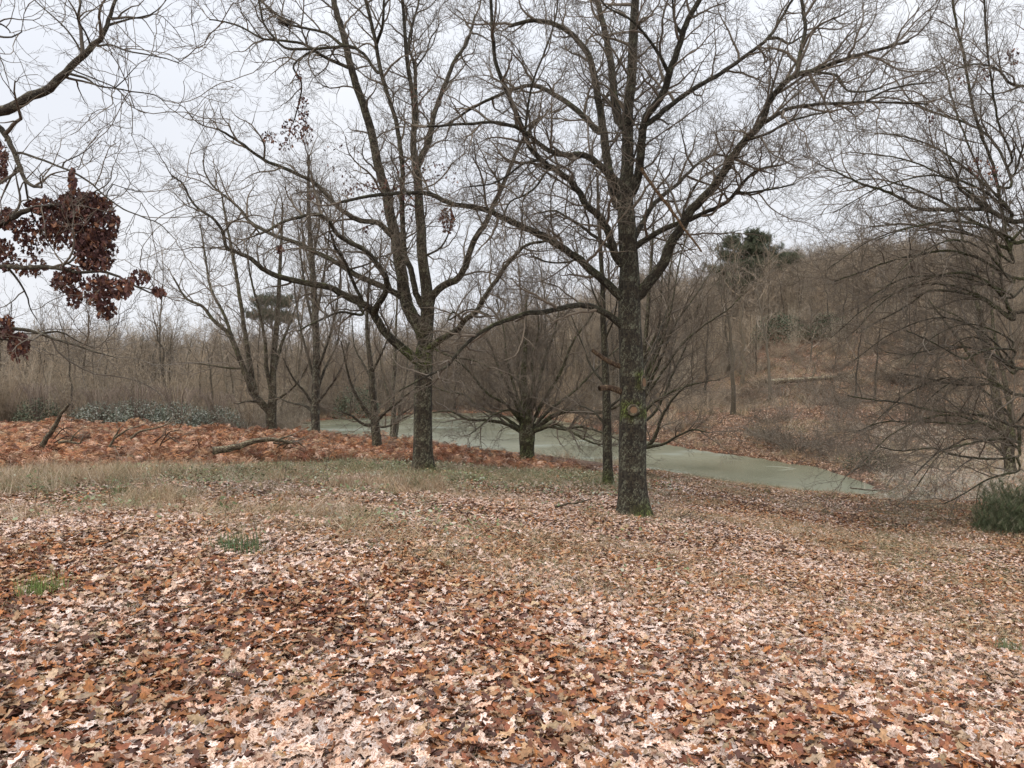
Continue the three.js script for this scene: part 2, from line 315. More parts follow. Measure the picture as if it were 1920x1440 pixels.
const ground = (() => {
  const n = GX.length, m = GZ.length, pos = new Float32Array(n * m * 3), uv = new Float32Array(n * m * 2), col = new Float32Array(n * m * 3), idx = [];
  for (let j = 0; j < m; j++) for (let i = 0; i < n; i++) {
    const k = j * n + i, x = GX[i], z = GZ[j], y = GY[k];
    pos.set([x, y, z], k * 3); uv.set([x / 3, z / 3], k * 2);
    const w = (fbm(x * 0.4, z * 0.4, 6, 3) - 0.5) * 3;
    const br = 1 - sstep(-0.5, 0.8, polyDist(BRACKEN, x, z) + w), gr = 1 - sstep(-0.6, 1.2, polyDist(GREEN, x, z) + w), st = 1 - sstep(-0.8, 1.6, polyDist(STRAW, x, z) + w);
    const ps = polyDist(POND, x, z), mud = 1 - sstep(0.1, 0.9, ps + w * 0.15);
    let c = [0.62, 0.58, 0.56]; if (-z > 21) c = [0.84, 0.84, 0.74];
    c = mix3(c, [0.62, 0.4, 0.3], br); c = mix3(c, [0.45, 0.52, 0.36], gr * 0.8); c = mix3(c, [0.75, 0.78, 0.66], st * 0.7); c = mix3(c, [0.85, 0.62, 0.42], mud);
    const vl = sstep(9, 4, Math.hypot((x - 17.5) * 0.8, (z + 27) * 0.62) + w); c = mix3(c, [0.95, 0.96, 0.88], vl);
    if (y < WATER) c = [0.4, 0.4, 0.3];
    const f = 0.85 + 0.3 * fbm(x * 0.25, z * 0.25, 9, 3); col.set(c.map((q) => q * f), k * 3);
  }
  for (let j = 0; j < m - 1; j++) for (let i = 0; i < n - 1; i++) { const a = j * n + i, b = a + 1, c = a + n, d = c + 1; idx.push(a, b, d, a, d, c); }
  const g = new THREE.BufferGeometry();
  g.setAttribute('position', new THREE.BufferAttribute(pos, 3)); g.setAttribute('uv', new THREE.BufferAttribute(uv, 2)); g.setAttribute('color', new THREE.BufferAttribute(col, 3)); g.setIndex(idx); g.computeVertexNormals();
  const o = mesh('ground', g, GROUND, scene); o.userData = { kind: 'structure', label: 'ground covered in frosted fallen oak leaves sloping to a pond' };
  return o;
})();
{
  const c = new THREE.CatmullRomCurve3(POND.map(([x, z]) => V(x, 0, z)), true, 'centripetal').getPoints(160), s = new THREE.Shape();
  c.forEach((p, i) => { const a = c[(i + 1) % 160], b = c[(i + 159) % 160], t = V(a.x - b.x, 0, a.z - b.z).normalize(); const sg = polyDist(POND, p.x - t.z * 0.3, p.z + t.x * 0.3) > 0 ? 1.3 : -1.3; s[i ? 'lineTo' : 'moveTo'](p.x - t.z * sg, -(p.z + t.x * sg)); });
  const g = new THREE.ShapeGeometry(s); g.rotateX(-Math.PI / 2);
  const p = g.attributes.position, uv = g.attributes.uv; for (let i = 0; i < p.count; i++) uv.setXY(i, p.getX(i) / 30, p.getZ(i) / 30);
  // thin ice over murky green water: milky patches, drifted streaks and a refrozen ring
  const ice = dataTex(1024, 1024, (u, v) => {
    const a = fbm(u * 8, v * 8, 4, 5, 8), b = perN(wrap1(u + 0.05 * (a - 0.5)), v, 6, 26, 52), e = fbm(u * 24, v * 24, 6, 3, 24);
    let k = mix3([0.41, 0.42, 0.345], [0.465, 0.475, 0.40], sstep(0.35, 0.7, a)); k = mix3(k, [0.56, 0.60, 0.57], 0.75 * sstep(0.62, 0.86, 0.6 * b + 0.4 * e)); k = mix3(k, [0.30, 0.33, 0.26], 0.5 * sstep(0.6, 0.8, 1 - a));
    const rr = Math.hypot(u - 0.35, v < 0.5 ? v : v - 1) / 0.017; k = mix3(k, [0.62, 0.64, 0.58], 0.6 * sstep(0.45, 0.1, Math.abs(rr - 1 + 0.9 * (e - 0.5))) * sstep(0.35, 0.6, a + 0.25 * (u - 0.35) / 0.017));
    return k;
  });
  const rough = dataTex(256, 256, (u, v) => { const r = 0.45 + 0.5 * fbm(u * 6, v * 6, 8, 4, 6); return [r, r, r]; }, false);
  const m = mesh('pond', g, new THREE.MeshPhysicalMaterial({ map: ice, roughness: 0.36, roughnessMap: rough, ior: 1.31 }), scene);
  m.position.y = WATER; m.userData = { kind: 'structure', label: 'murky green pond skinned over with thin ice' };
}
console.log('ground done');

// ---------------------------------------------------------------- the traced trees
const OAK = (q = 1) => [
  { gap: 0.36 / q, len: [0.7, 2.4], ang: [0.6, 1.25], up: 0.12, lift: 0.22, r: 0.025, segs: 9, turn: 0.66, min: 0.006 },
  { gap: 0.22 / q, len: [0.3, 1.0], ang: [0.6, 1.2], up: 0.08, lift: 0.12, r: 0.0115, segs: 6, turn: 0.7, min: 0.0045 },
  { spray: true, gap: 0.25 / q, len: [0.25, 0.62], ang: [0.5, 1.15], up: 0.05, lift: 0.05, r: 0.0042, segs: 3, turn: 0.6, min: 0.0026 },
];
// a sawn limb's scar: a raised collar of bark with the pale wood inside
function scar(root, base, px, py, d, face, w, h) {
  const p = P(px, py, d).sub(base), n = face.clone().normalize(), q = new THREE.Quaternion().setFromUnitVectors(V(0, 0, 1), n);
  const ring = new THREE.TorusGeometry(1, 0.34, 8, 26), k = ring.attributes.position; ring.scale(w, h, Math.min(w, h) * 0.8); ring.applyQuaternion(q);
  for (let i = 0; i < k.count; i++) { const f = 1 + 0.16 * (vnoise(k.getX(i) * 40, k.getY(i) * 40, k.getZ(i) * 40) - 0.5); k.setXYZ(i, k.getX(i) * f, k.getY(i) * f, k.getZ(i) * f); }
  ring.setAttribute('color', new THREE.Float32BufferAttribute(Array.from({ length: k.count * 3 }, (_, i) => [0.8, 0.75, 0.65][i % 3]), 3)); ring.computeVertexNormals();
  const collar = mesh('branch_collar', ring, LIMB, root); collar.position.copy(p);
  const disc = new THREE.CircleGeometry(1, 24); disc.scale(w * 0.95, h * 0.95, 1); disc.applyQuaternion(q);
  const s = mesh('cut_face', disc, WOOD, collar); s.position.copy(n.multiplyScalar(0.012)); s.userData.label = 'pale sawn end of a removed limb';
}
tracedTree('oak_tree', 'big lichen-grey oak with two sawn limb scars and mossy foot on the pond bank', {
  seed: 11, d: 14, detail: true, twigTint: 1, limbTint: 0.8, wide: 1.2, bark: [0.54, 0.54, 0.50], flare: 0.34, levels: OAK(1.35),
  moss: (q, n) => Math.max(sstep(0.62, 0.1, q.y + 0.5 * (patchN(q, 4) - 0.5)) * sstep(-0.7, 0.1, n.x) * patch(q, 5, 0.26, 0.44), sstep(0.26, 0.12, Math.abs(q.y - 2.02)) * patch(q, 6, 0.36, 0.52), sstep(0.24, 0.1, Math.abs(q.y - 2.6)) * sstep(-0.1, 0.4, n.x) * patch(q, 6, 0.36, 0.52)),
  limbMoss: (q, n) => 0.7 * sstep(0.1, 0.6, n.y) * patch(q, 3, 0.5, 0.6),
  trunk: [[1189, 962, 56], [1187, 925, 53], [1186, 880, 51], [1186, 830, 51], [1187, 780, 51], [1186, 740, 47], [1184, 700, 46], [1182, 640, 43], [1180, 590, 42], [1180, 545, 41], [1180, 500, 35], [1177, 455, 34], [1175, 410, 33], [1172, 365, 29], [1176, 320, 23], [1177, 275, 22], [1177, 212, 20], [1184, 150, 18], [1187, 75, 17], [1191, 0, 15], [1193, -120, 12], [1196, -260, 7]],
  limbs: [
    [18, 6, 1.2, 1168, 235, 1156, 208, 1150, 162, 1145, 112, 1132, 50, 1120, 0, 1108, -90, 1100, -200],
    [17, 6, 1.6, 1160, 385, 1150, 352, 1141, 318, 1135, 272, 1130, 237, 1122, 187, 1115, 150, 1105, 107, 1087, 80, 1062, 57, 1030, 42, 992, 39, 955, 50],
    [11, 4, 2.6, 1124, 247, 1092, 215, 1062, 192, 1030, 172, 1005, 162, 980, 162, 928, 182, 884, 204, 840, 232],
    [15, 6, -1.2, 1184, 362, 1197, 322, 1201, 285, 1205, 250, 1212, 220, 1230, 195, 1245, 170, 1255, 137, 1267, 105, 1280, 62, 1292, 32, 1312, 0, 1335, -60, 1350, -140],
    [9, 3, -0.2, 1213, 232, 1245, 207, 1280, 180, 1330, 150, 1370, 125, 1405, 100, 1440, 72, 1475, 17, 1492, -10, 1530, -60],
    [5, 2, -0.8, 1440, 72, 1460, 72, 1480, 82, 1500, 70, 1530, 60],
    [18, 3, -2.4, 1193, 556, 1220, 525, 1245, 492, 1257, 457, 1280, 422, 1300, 390, 1330, 360, 1355, 327, 1375, 292, 1400, 260, 1430, 227, 1442, 190, 1465, 162, 1490, 142, 1525, 132, 1570, 117, 1612, 102, 1670, 87, 1705, 77],
    [8, 4, -1.4, 1490, 142, 1497, 120, 1502, 95, 1510, 50, 1505, 15, 1500, -30, 1510, -90],
    [6, 2, -3.2, 1435, 228, 1470, 207, 1515, 197, 1565, 194, 1610, 192, 1670, 192, 1740, 196],
    [5, 2, -2.6, 1402, 260, 1420, 257, 1445, 247, 1475, 230, 1515, 217, 1550, 211],
    [4, 2, -3.4, 1525, 134, 1565, 140, 1580, 158, 1590, 170, 1625, 172, 1650, 165],
    [3, 2, -3.0, 1620, 192, 1660, 170, 1700, 160, 1740, 155],
    [11, 3, -1.0, 1190, 463, 1202, 455, 1230, 437, 1267, 420, 1305, 407, 1330, 395, 1360, 380, 1380, 360, 1400, 335, 1430, 315, 1460, 310],
    [4, 2, -1.4, 1380, 360, 1400, 362, 1430, 357, 1460, 352, 1490, 345],
    [10, 3, 1.8, 1189, 452, 1207, 415, 1220, 390, 1245, 365, 1270, 345, 1295, 320, 1315, 302, 1340, 290, 1370, 295],
    [4, 2, -0.6, 1280, 402, 1312, 337, 1340, 318, 1370, 300, 1400, 290],
    [14, 4, -1.6, 1176, 503, 1155, 480, 1145, 450, 1137, 427, 1120, 402, 1100, 385, 1085, 360, 1067, 337, 1042, 320, 1017, 302, 995, 277, 983, 248, 961, 197, 932, 124, 924, 73, 921, 0, 918, -80],
    [12, 3, -2.2, 1170, 362, 1150, 335, 1130, 315, 1105, 295, 1087, 290, 1067, 291, 1042, 287, 1017, 275, 997, 257, 965, 237, 928, 230, 873, 233, 800, 237],
    [15, 4, -1.8, 1174, 565, 1160, 552, 1135, 530, 1110, 507, 1085, 485, 1055, 465, 1025, 445, 985, 427, 947, 410, 920, 397, 880, 387, 842, 380, 800, 362, 760, 362, 700, 366, 640, 378],
    [11, 2, -0.9, 1180, 620, 1155, 602, 1135, 587, 1110, 575, 1085, 572, 1055, 577, 1017, 585, 985, 588, 950, 600, 922, 612, 892, 630, 867, 652, 847, 677, 835, 690, 811, 701, 775, 718, 742, 738],
    [7, 3, 1.4, 1168, 480, 1135, 457, 1110, 440, 1085, 420, 1062, 407, 1040, 395, 1010, 400],
    [4, 2, -1.0, 1085, 486, 1062, 492, 1030, 492, 1000, 480],
    [4, 2, -1.3, 984, 250, 990, 200, 1000, 150, 1020, 100, 1040, 40, 1050, -30],
    [4, 2, -2.0, 1017, 302, 985, 305, 950, 330, 920, 345, 880, 350],
    [4, 2, -2.0, 1030, 315, 1005, 350, 985, 365, 955, 380, 940, 420],
    [4, 2, 0.8, 1122, 190, 1150, 175, 1175, 185, 1200, 192],
    [5, 2, 0.6, 1182, 200, 1180, 240, 1200, 205, 1215, 195],
    [5, 2, -1.9, 1255, 140, 1235, 100, 1205, 60, 1180, 35, 1140, 15, 1120, -10],
    [4, 2, -1.6, 1280, 64, 1265, 40, 1262, 10, 1258, -40],
  ],
  extra(root, crown, R, base, done) {
    for (const [w0, w1, ...xy] of [[10, 7, 1172, 690, 1140, 677, 1110, 656], [13, 9, 1172, 737, 1144, 727, 1124, 728]]) {
      const pts = smooth([P(xy[0], xy[1], 14), P(xy[2], xy[3], 13.85), P(xy[4], xy[5], 13.75)].map((p) => p.sub(base)), 0.06, R, 0.008), b = new Buf();
      b.tube(pts, pts.map((_, i) => lerp(w0, w1, i / pts.length) * 14 / F / 2), 12, [0.95, 0.68, 0.55], { uv: true, cap: true }); mesh('broken_stub', b.geo(), LIMB, root).userData.label = 'short reddish broken branch stub';
    }
    scar(root, base, 1188, 769, 13.74, V(-0.05, 0.15, 1), 0.085, 0.085);
    scar(root, base, 1207, 717, 13.86, V(0.75, 0.1, 0.8), 0.07, 0.11);
    const dead = smooth([P(1199, 312, 13.8), P(1230, 357, 13.5), P(1255, 390, 13.4), P(1280, 425, 13.3), P(1316, 472, 13.1)].map((p) => p.sub(base)), 0.1, R, 0.012), b = new Buf();
    b.tube(dead, dead.map((_, i) => lerp(0.034, 0.016, i / dead.length)), 7, [1.25, 0.85, 0.6], { uv: true, cap: true }); mesh('dead_limb', b.geo(), LIMB, root).userData.label = 'barkless brown limb caught in the fork';
  },
});
function patchN(q, f) { return fbm(q.x * f, q.y * f, q.z * f, 3); }
const oakB = tracedTree('oak_tree', 'many-stemmed oak with a green mossy crotch rising from the bracken edge', {
  seed: 23, d: 18, detail: true, twigTint: 1, limbTint: 0.8, wide: 1.2, bark: [0.68, 0.65, 0.58], flare: 0.26, levels: OAK(1.2),
  moss: (q, n) => Math.max(sstep(0.45, 0.06, q.y) * sstep(-0.2, 0.4, n.x) * patch(q, 5, 0.36, 0.5), sstep(0.34, 0.16, Math.abs(q.y - 2.85)) * patch(q, 5, 0.3, 0.46)),
  limbMoss: (q, n) => Math.max(0.6 * sstep(0.1, 0.6, n.y) * patch(q, 3, 0.52, 0.62), sstep(0.95, 0.3, Math.hypot(q.x, q.y - 2.85)) * patch(q, 4, 0.35, 0.5)),
  trunk: [[795, 890, 40], [794, 865, 38], [793, 840, 36], [793, 790, 34], [793, 740, 34], [794, 700, 34], [795, 665, 34], [797, 642, 28], [800, 605, 26], [802, 575, 25], [800, 542, 22], [793, 492, 19], [790, 455, 19], [790, 430, 18], [787, 405, 17], [785, 367, 16], [783, 335, 16], [780, 310, 15], [775, 275, 12], [777, 225, 10], [775, 187, 9], [765, 125, 8], [760, 75, 7], [758, 37, 6], [752, -20, 5], [745, -90, 3]],
  limbs: [
    [11, 4, 1.2, 781, 312, 790, 295, 805, 262, 815, 212, 830, 170, 855, 110, 875, 82, 890, 30],
    [6, 3, 1.0, 780, 240, 780, 175, 777, 125, 766, 82, 775, 40, 785, 5, 790, -60],
    [3, 2, 0.6, 778, 130, 785, 120, 800, 97, 807, 72, 820, 55],
    [22, 8, 0.7, 797, 630, 785, 610, 767, 580, 757, 542, 752, 505, 745, 467, 740, 435, 732, 405, 725, 367, 717, 337, 707, 300, 697, 250, 682, 200, 665, 150, 652, 100, 642, 57, 630, 20, 620, -30, 612, -100],
    [10, 5, -0.5, 800, 592, 780, 550, 772, 510, 760, 480, 757, 455, 755, 417, 754, 360, 755, 325, 752, 287, 742, 225, 730, 187, 715, 137, 705, 82, 695, 37, 685, 0, 676, -70],
    [5, 3, -0.8, 706, 82, 717, 50, 720, 0, 724, -60],
    [13, 4, -0.9, 806, 570, 812, 555, 832, 535, 855, 525, 870, 505, 880, 475, 892, 445, 910, 420, 920, 397, 930, 375, 942, 350, 955, 320, 965, 292, 985, 255, 1010, 225],
    [15, 2, -2.2, 792, 672, 785, 677, 760, 657, 735, 637, 717, 617, 702, 590, 695, 580, 670, 565, 642, 552, 622, 540, 585, 532, 545, 525, 507, 512, 490, 502, 470, 485, 450, 475, 425, 465, 417, 435, 400, 410, 365, 385, 340, 342, 322, 330],
    [10, 3, -3.0, 702, 590, 707, 575, 722, 550, 725, 525, 717, 510, 700, 485, 680, 467, 647, 450, 627, 432, 617, 415, 595, 402, 562, 407, 532, 415, 507, 430, 480, 440],
    [11, 2, 1.6, 765, 570, 757, 560, 722, 540, 667, 515, 647, 502, 622, 487, 585, 470, 562, 457, 525, 445, 495, 432, 470, 417, 457, 400, 442, 385, 425, 370, 402, 352, 385, 325, 380, 300],
    [6, 4, -1.8, 690, 580, 670, 545, 657, 517, 647, 490, 630, 467, 622, 440],
    [10, 3, -1.4, 740, 447, 720, 427, 707, 417, 680, 415, 660, 407, 642, 395, 622, 377, 600, 352, 580, 337, 535, 317, 500, 302, 480, 290, 455, 270, 430, 255, 405, 240],
    [11, 3, -1.5, 797, 668, 812, 647, 835, 632, 855, 620, 872, 600, 892, 585, 910, 555, 930, 527, 950, 497, 970, 475, 985, 460, 1022, 452, 1050, 440],
    [4, 2, -1.2, 812, 652, 830, 662, 850, 670, 885, 675, 920, 690],
    [6, 2, 0.2, 655, 127, 615, 110, 592, 97, 567, 82, 520, 75, 492, 72, 455, 52, 417, 40, 392, 37],
    [5, 3, -1.0, 707, 135, 680, 100, 655, 87, 617, 90, 567, 92, 535, 90, 515, 72, 495, 45, 487, 7, 480, -40],
    [6, 3, 0.9, 643, 85, 610, 62, 567, 52, 540, 44, 520, 27, 487, 0, 460, -30],
    [4, 2, -0.3, 798, 480, 825, 465, 837, 447, 845, 425],
    [3, 2, -1.2, 653, 505, 690, 495, 720, 480, 745, 500],
    [4, 2, 0.6, 590, 98, 570, 105, 550, 125, 565, 155, 560, 195, 550, 230],
    [5, 2, -1.8, 668, 565, 680, 590, 640, 585, 600, 600, 560, 620],
    [4, 2, -1.6, 872, 602, 850, 585, 840, 600, 880, 580, 915, 590],
  ],
});
// mid-distance trees along the pond
const MID = (q = 1) => [
  { gap: 0.36 / q, len: [0.8, 2.6], ang: [0.4, 1.0], up: 0.14, lift: 0.3, r: 0.024, segs: 7, turn: 0.52, min: 0.008 },
  { gap: 0.25 / q, len: [0.35, 1.1], ang: [0.5, 1.1], up: 0.08, lift: 0.15, r: 0.0125, segs: 4, turn: 0.6, min: 0.0065 },
  { spray: true, gap: 0.3 / q, len: [0.35, 0.8], ang: [0.5, 1.1], up: 0.04, lift: 0.05, r: 0.0055, segs: 2, turn: 0.6, min: 0.004 },
];
tracedTree('bushy_tree', 'low bushy tree with limbs fanning from a short trunk at the water edge', {
  seed: 31, d: 25, bark: [0.95, 0.95, 0.8], levels: MID(1.25), twigTint: 1, limbMoss: (q, n) => 0.55 * patch(q, 2.5, 0.45, 0.6), moss: (q) => 0.6 * patch(q, 2.5, 0.45, 0.6),
  trunk: [[989, 868, 27], [988, 845, 26], [988, 822, 30], [988, 800, 30], [986, 775, 22], [984, 740, 14], [982, 700, 11], [985, 650, 8], [985, 600, 5], [988, 560, 3]],
  limbs: [
    [11, 3, -1.5, 992, 812, 1034, 782, 1064, 771, 1100, 774, 1130, 773, 1163, 758, 1190, 735, 1230, 720],
    [9, 2, -1.2, 982, 812, 947, 794, 910, 788, 875, 786, 845, 771, 800, 775],
    [9, 2, -0.8, 980, 804, 951, 760, 913, 737, 875, 692, 845, 669, 810, 650],
    [9, 2, 0.9, 984, 795, 960, 740, 935, 690, 920, 650, 895, 610],
    [10, 2, 0.4, 984, 790, 965, 730, 950, 670, 945, 620, 930, 560],
    [10, 2, 0.5, 990, 795, 1005, 740, 1020, 680, 1040, 620, 1050, 570],
    [9, 2, -0.5, 992, 800, 1020, 750, 1050, 700, 1075, 640, 1110, 590, 1130, 540],
    [8, 2, 1.5, 993, 805, 1035, 765, 1075, 735, 1110, 700, 1150, 660, 1180, 640],
    [8, 2, 1.2, 980, 806, 940, 780, 900, 765, 870, 740, 840, 735, 800, 720],
    [7, 2, -1.8, 994, 812, 1040, 795, 1075, 812, 1110, 830, 1140, 835],
    [7, 2, -1.6, 994, 810, 1030, 800, 1060, 805, 1090, 800, 1130, 812, 1170, 830],
    [8, 2, -0.2, 986, 780, 1000, 720, 998, 670, 1010, 620, 1008, 575],
    [7, 2, 0.8, 984, 760, 970, 700, 975, 650, 960, 600],
    [6, 2, -1.9, 982, 800, 965, 770, 930, 775, 900, 800, 880, 815],
  ],
});
tracedTree('slim_oak', 'slim dark straight trunk close behind the big scarred oak', {
  seed: 37, d: 18, bark: [0.62, 0.6, 0.52], levels: MID(0.7), twigTint: 1, moss: (q) => sstep(0.6, 0.1, q.y) * patch(q, 5, 0.3, 0.5),
  trunk: [[1141, 914, 20], [1140, 890, 18], [1139, 850, 18], [1138, 800, 17], [1137, 740, 15], [1135, 690, 13], [1133, 640, 12], [1131, 600, 11], [1130, 540, 9], [1126, 470, 8], [1122, 400, 6], [1120, 330, 4]],
  limbs: [[5, 2, 1, 1138, 770, 1170, 740, 1200, 700, 1230, 640, 1250, 580], [5, 2, 0.8, 1137, 720, 1110, 690, 1090, 640, 1070, 590], [4, 2, -1, 1133, 640, 1150, 600, 1160, 540], [4, 2, 0.5, 1131, 590, 1110, 540, 1100, 480], [5, 2, 0.8, 1139, 800, 1110, 770, 1085, 760]],
});
tracedTree('leaning_tree', 'wide tree with a long limb leaning over the bracken beside the pond', {
  seed: 41, d: 33, bark: [0.8, 0.76, 0.68], levels: MID(0.95), twigTint: 1, limbMoss: (q) => 0.4 * patch(q, 2, 0.5, 0.62),
  trunk: [[510, 824, 22], [509, 800, 19], [508, 780, 20], [510, 760, 17], [512, 720, 12], [513, 670, 11], [520, 600, 9], [524, 520, 7], [528, 440, 5], [530, 380, 3]],
  limbs: [[14, 3, -1, 507, 774, 490, 755, 475, 735, 460, 700, 445, 660, 428, 625, 400, 600, 380, 575, 350, 560, 325, 520], [11, 3, 0.5, 478, 738, 470, 690, 462, 640, 450, 560, 437, 480, 425, 420, 415, 360], [9, 2, -1.5, 511, 740, 500, 690, 497, 640, 485, 580, 470, 520, 462, 460], [8, 2, 1.5, 513, 700, 530, 640, 550, 590, 565, 540], [6, 2, -2, 490, 755, 470, 752, 445, 757], [6, 2, -1.5, 515, 750, 540, 735, 560, 715, 575, 690], [5, 2, -1, 462, 692, 430, 690, 395, 685, 360, 680], [7, 2, 1, 440, 650, 420, 590, 395, 540, 385, 480, 375, 420]],
});
tracedTree('upright_tree', 'tall straight tree with steep slender branches at the pond edge', {
  seed: 43, d: 31, bark: [0.7, 0.68, 0.66], levels: MID(1.0), twigTint: 1,
  trunk: [[592, 834, 18], [592, 810, 16], [591, 770, 16], [593, 700, 14], [593, 640, 13], [590, 570, 12], [586, 500, 10], [580, 420, 8], [578, 350, 6], [580, 290, 3]],
  limbs: [[6, 2, -1, 592, 770, 575, 740, 550, 710, 530, 670], [6, 2, 1, 592, 775, 570, 760, 545, 755, 520, 745], [6, 2, -1, 592, 760, 615, 730, 640, 690, 655, 640], [6, 2, 1, 593, 720, 575, 660, 560, 600, 550, 520], [6, 2, -1, 593, 700, 615, 640, 630, 580, 640, 500], [6, 2, 1, 592, 640, 578, 570, 565, 490, 558, 420], [6, 2, -1, 590, 600, 605, 530, 615, 460, 620, 390], [5, 2, 1, 587, 520, 570, 450, 562, 380], [5, 2, -1, 585, 490, 598, 420, 600, 350], [6, 2, 1.5, 593, 740, 610, 690, 630, 650, 640, 590]],
});
tracedTree('forked_tree', 'dark little tree with drooping low side branches in the bracken', {
  seed: 47, d: 28, bark: [0.6, 0.57, 0.5], levels: MID(0.85), twigTint: 1,
  trunk: [[708, 848, 19], [706, 820, 17], [703, 795, 17], [702, 770, 13], [698, 730, 12], [697, 700, 11], [692, 660, 9], [688, 610, 7], [690, 560, 5], [694, 500, 3]],
  limbs: [[8, 2, -1, 702, 790, 680, 762, 665, 735, 655, 710, 648, 680, 640, 640], [7, 2, -1.2, 703, 795, 720, 775, 745, 755, 765, 738, 785, 725], [7, 2, -0.8, 702, 798, 680, 795, 660, 780, 640, 772], [5, 2, 1, 697, 710, 680, 680, 665, 650, 660, 600], [5, 2, -1, 697, 700, 712, 670, 725, 640, 735, 600], [5, 2, -1.5, 704, 800, 725, 800, 745, 790, 775, 775]],
});
tracedTree('grey_tree', 'pale grey double trunk standing behind the many-stemmed oak', {
  seed: 53, d: 31, bark: [1.0, 0.98, 0.9], levels: MID(0.7), twigTint: 1,
  trunk: [[737, 834, 16], [738, 810, 14], [738, 780, 10], [736, 740, 8], [740, 690, 7], [742, 620, 5], [745, 560, 3]],
  limbs: [[8, 3, 0.5, 741, 820, 746, 790, 752, 750, 762, 700, 765, 640], [5, 2, 1, 738, 770, 725, 730, 715, 690, 712, 640], [5, 2, -1, 746, 780, 775, 760, 800, 730]],
});
tracedTree('screened_tree', 'many thin stems and arching boughs spreading from behind the scarred oak', {
  seed: 59, d: 22, bark: [0.85, 0.84, 0.72], levels: MID(1.05), twigTint: 1, limbMoss: (q) => 0.4 * patch(q, 2.5, 0.5, 0.6),
  trunk: [[1192, 878, 20], [1193, 850, 18], [1194, 815, 17], [1196, 780, 13], [1200, 720, 9], [1210, 640, 8], [1216, 560, 7], [1222, 480, 5], [1226, 400, 3]],
  limbs: [[9, 3, -1, 1195, 845, 1215, 836, 1230, 815, 1238, 790, 1250, 765, 1268, 740, 1290, 720], [6, 2, -1.2, 1212, 838, 1245, 832, 1270, 818, 1300, 806, 1330, 812], [7, 2, -0.6, 1195, 790, 1215, 765, 1240, 745, 1275, 728, 1310, 718, 1350, 712], [7, 2, 0.8, 1196, 775, 1218, 720, 1240, 670, 1262, 615, 1300, 560, 1340, 500], [7, 2, 0.2, 1198, 760, 1222, 690, 1245, 630, 1260, 570, 1272, 500, 1290, 430], [6, 2, 1, 1200, 730, 1228, 660, 1250, 590, 1255, 520, 1265, 450], [6, 2, -0.8, 1197, 760, 1240, 700, 1275, 650, 1320, 610, 1365, 580, 1400, 545], [6, 2, 1.2, 1205, 680, 1235, 610, 1240, 540, 1245, 470], [6, 2, 1, 1196, 800, 1230, 770, 1262, 700, 1290, 640, 1310, 570]],
});
const leafClusters = [];   // places where brown leaves still hang: filled in below once the leaf shapes exist
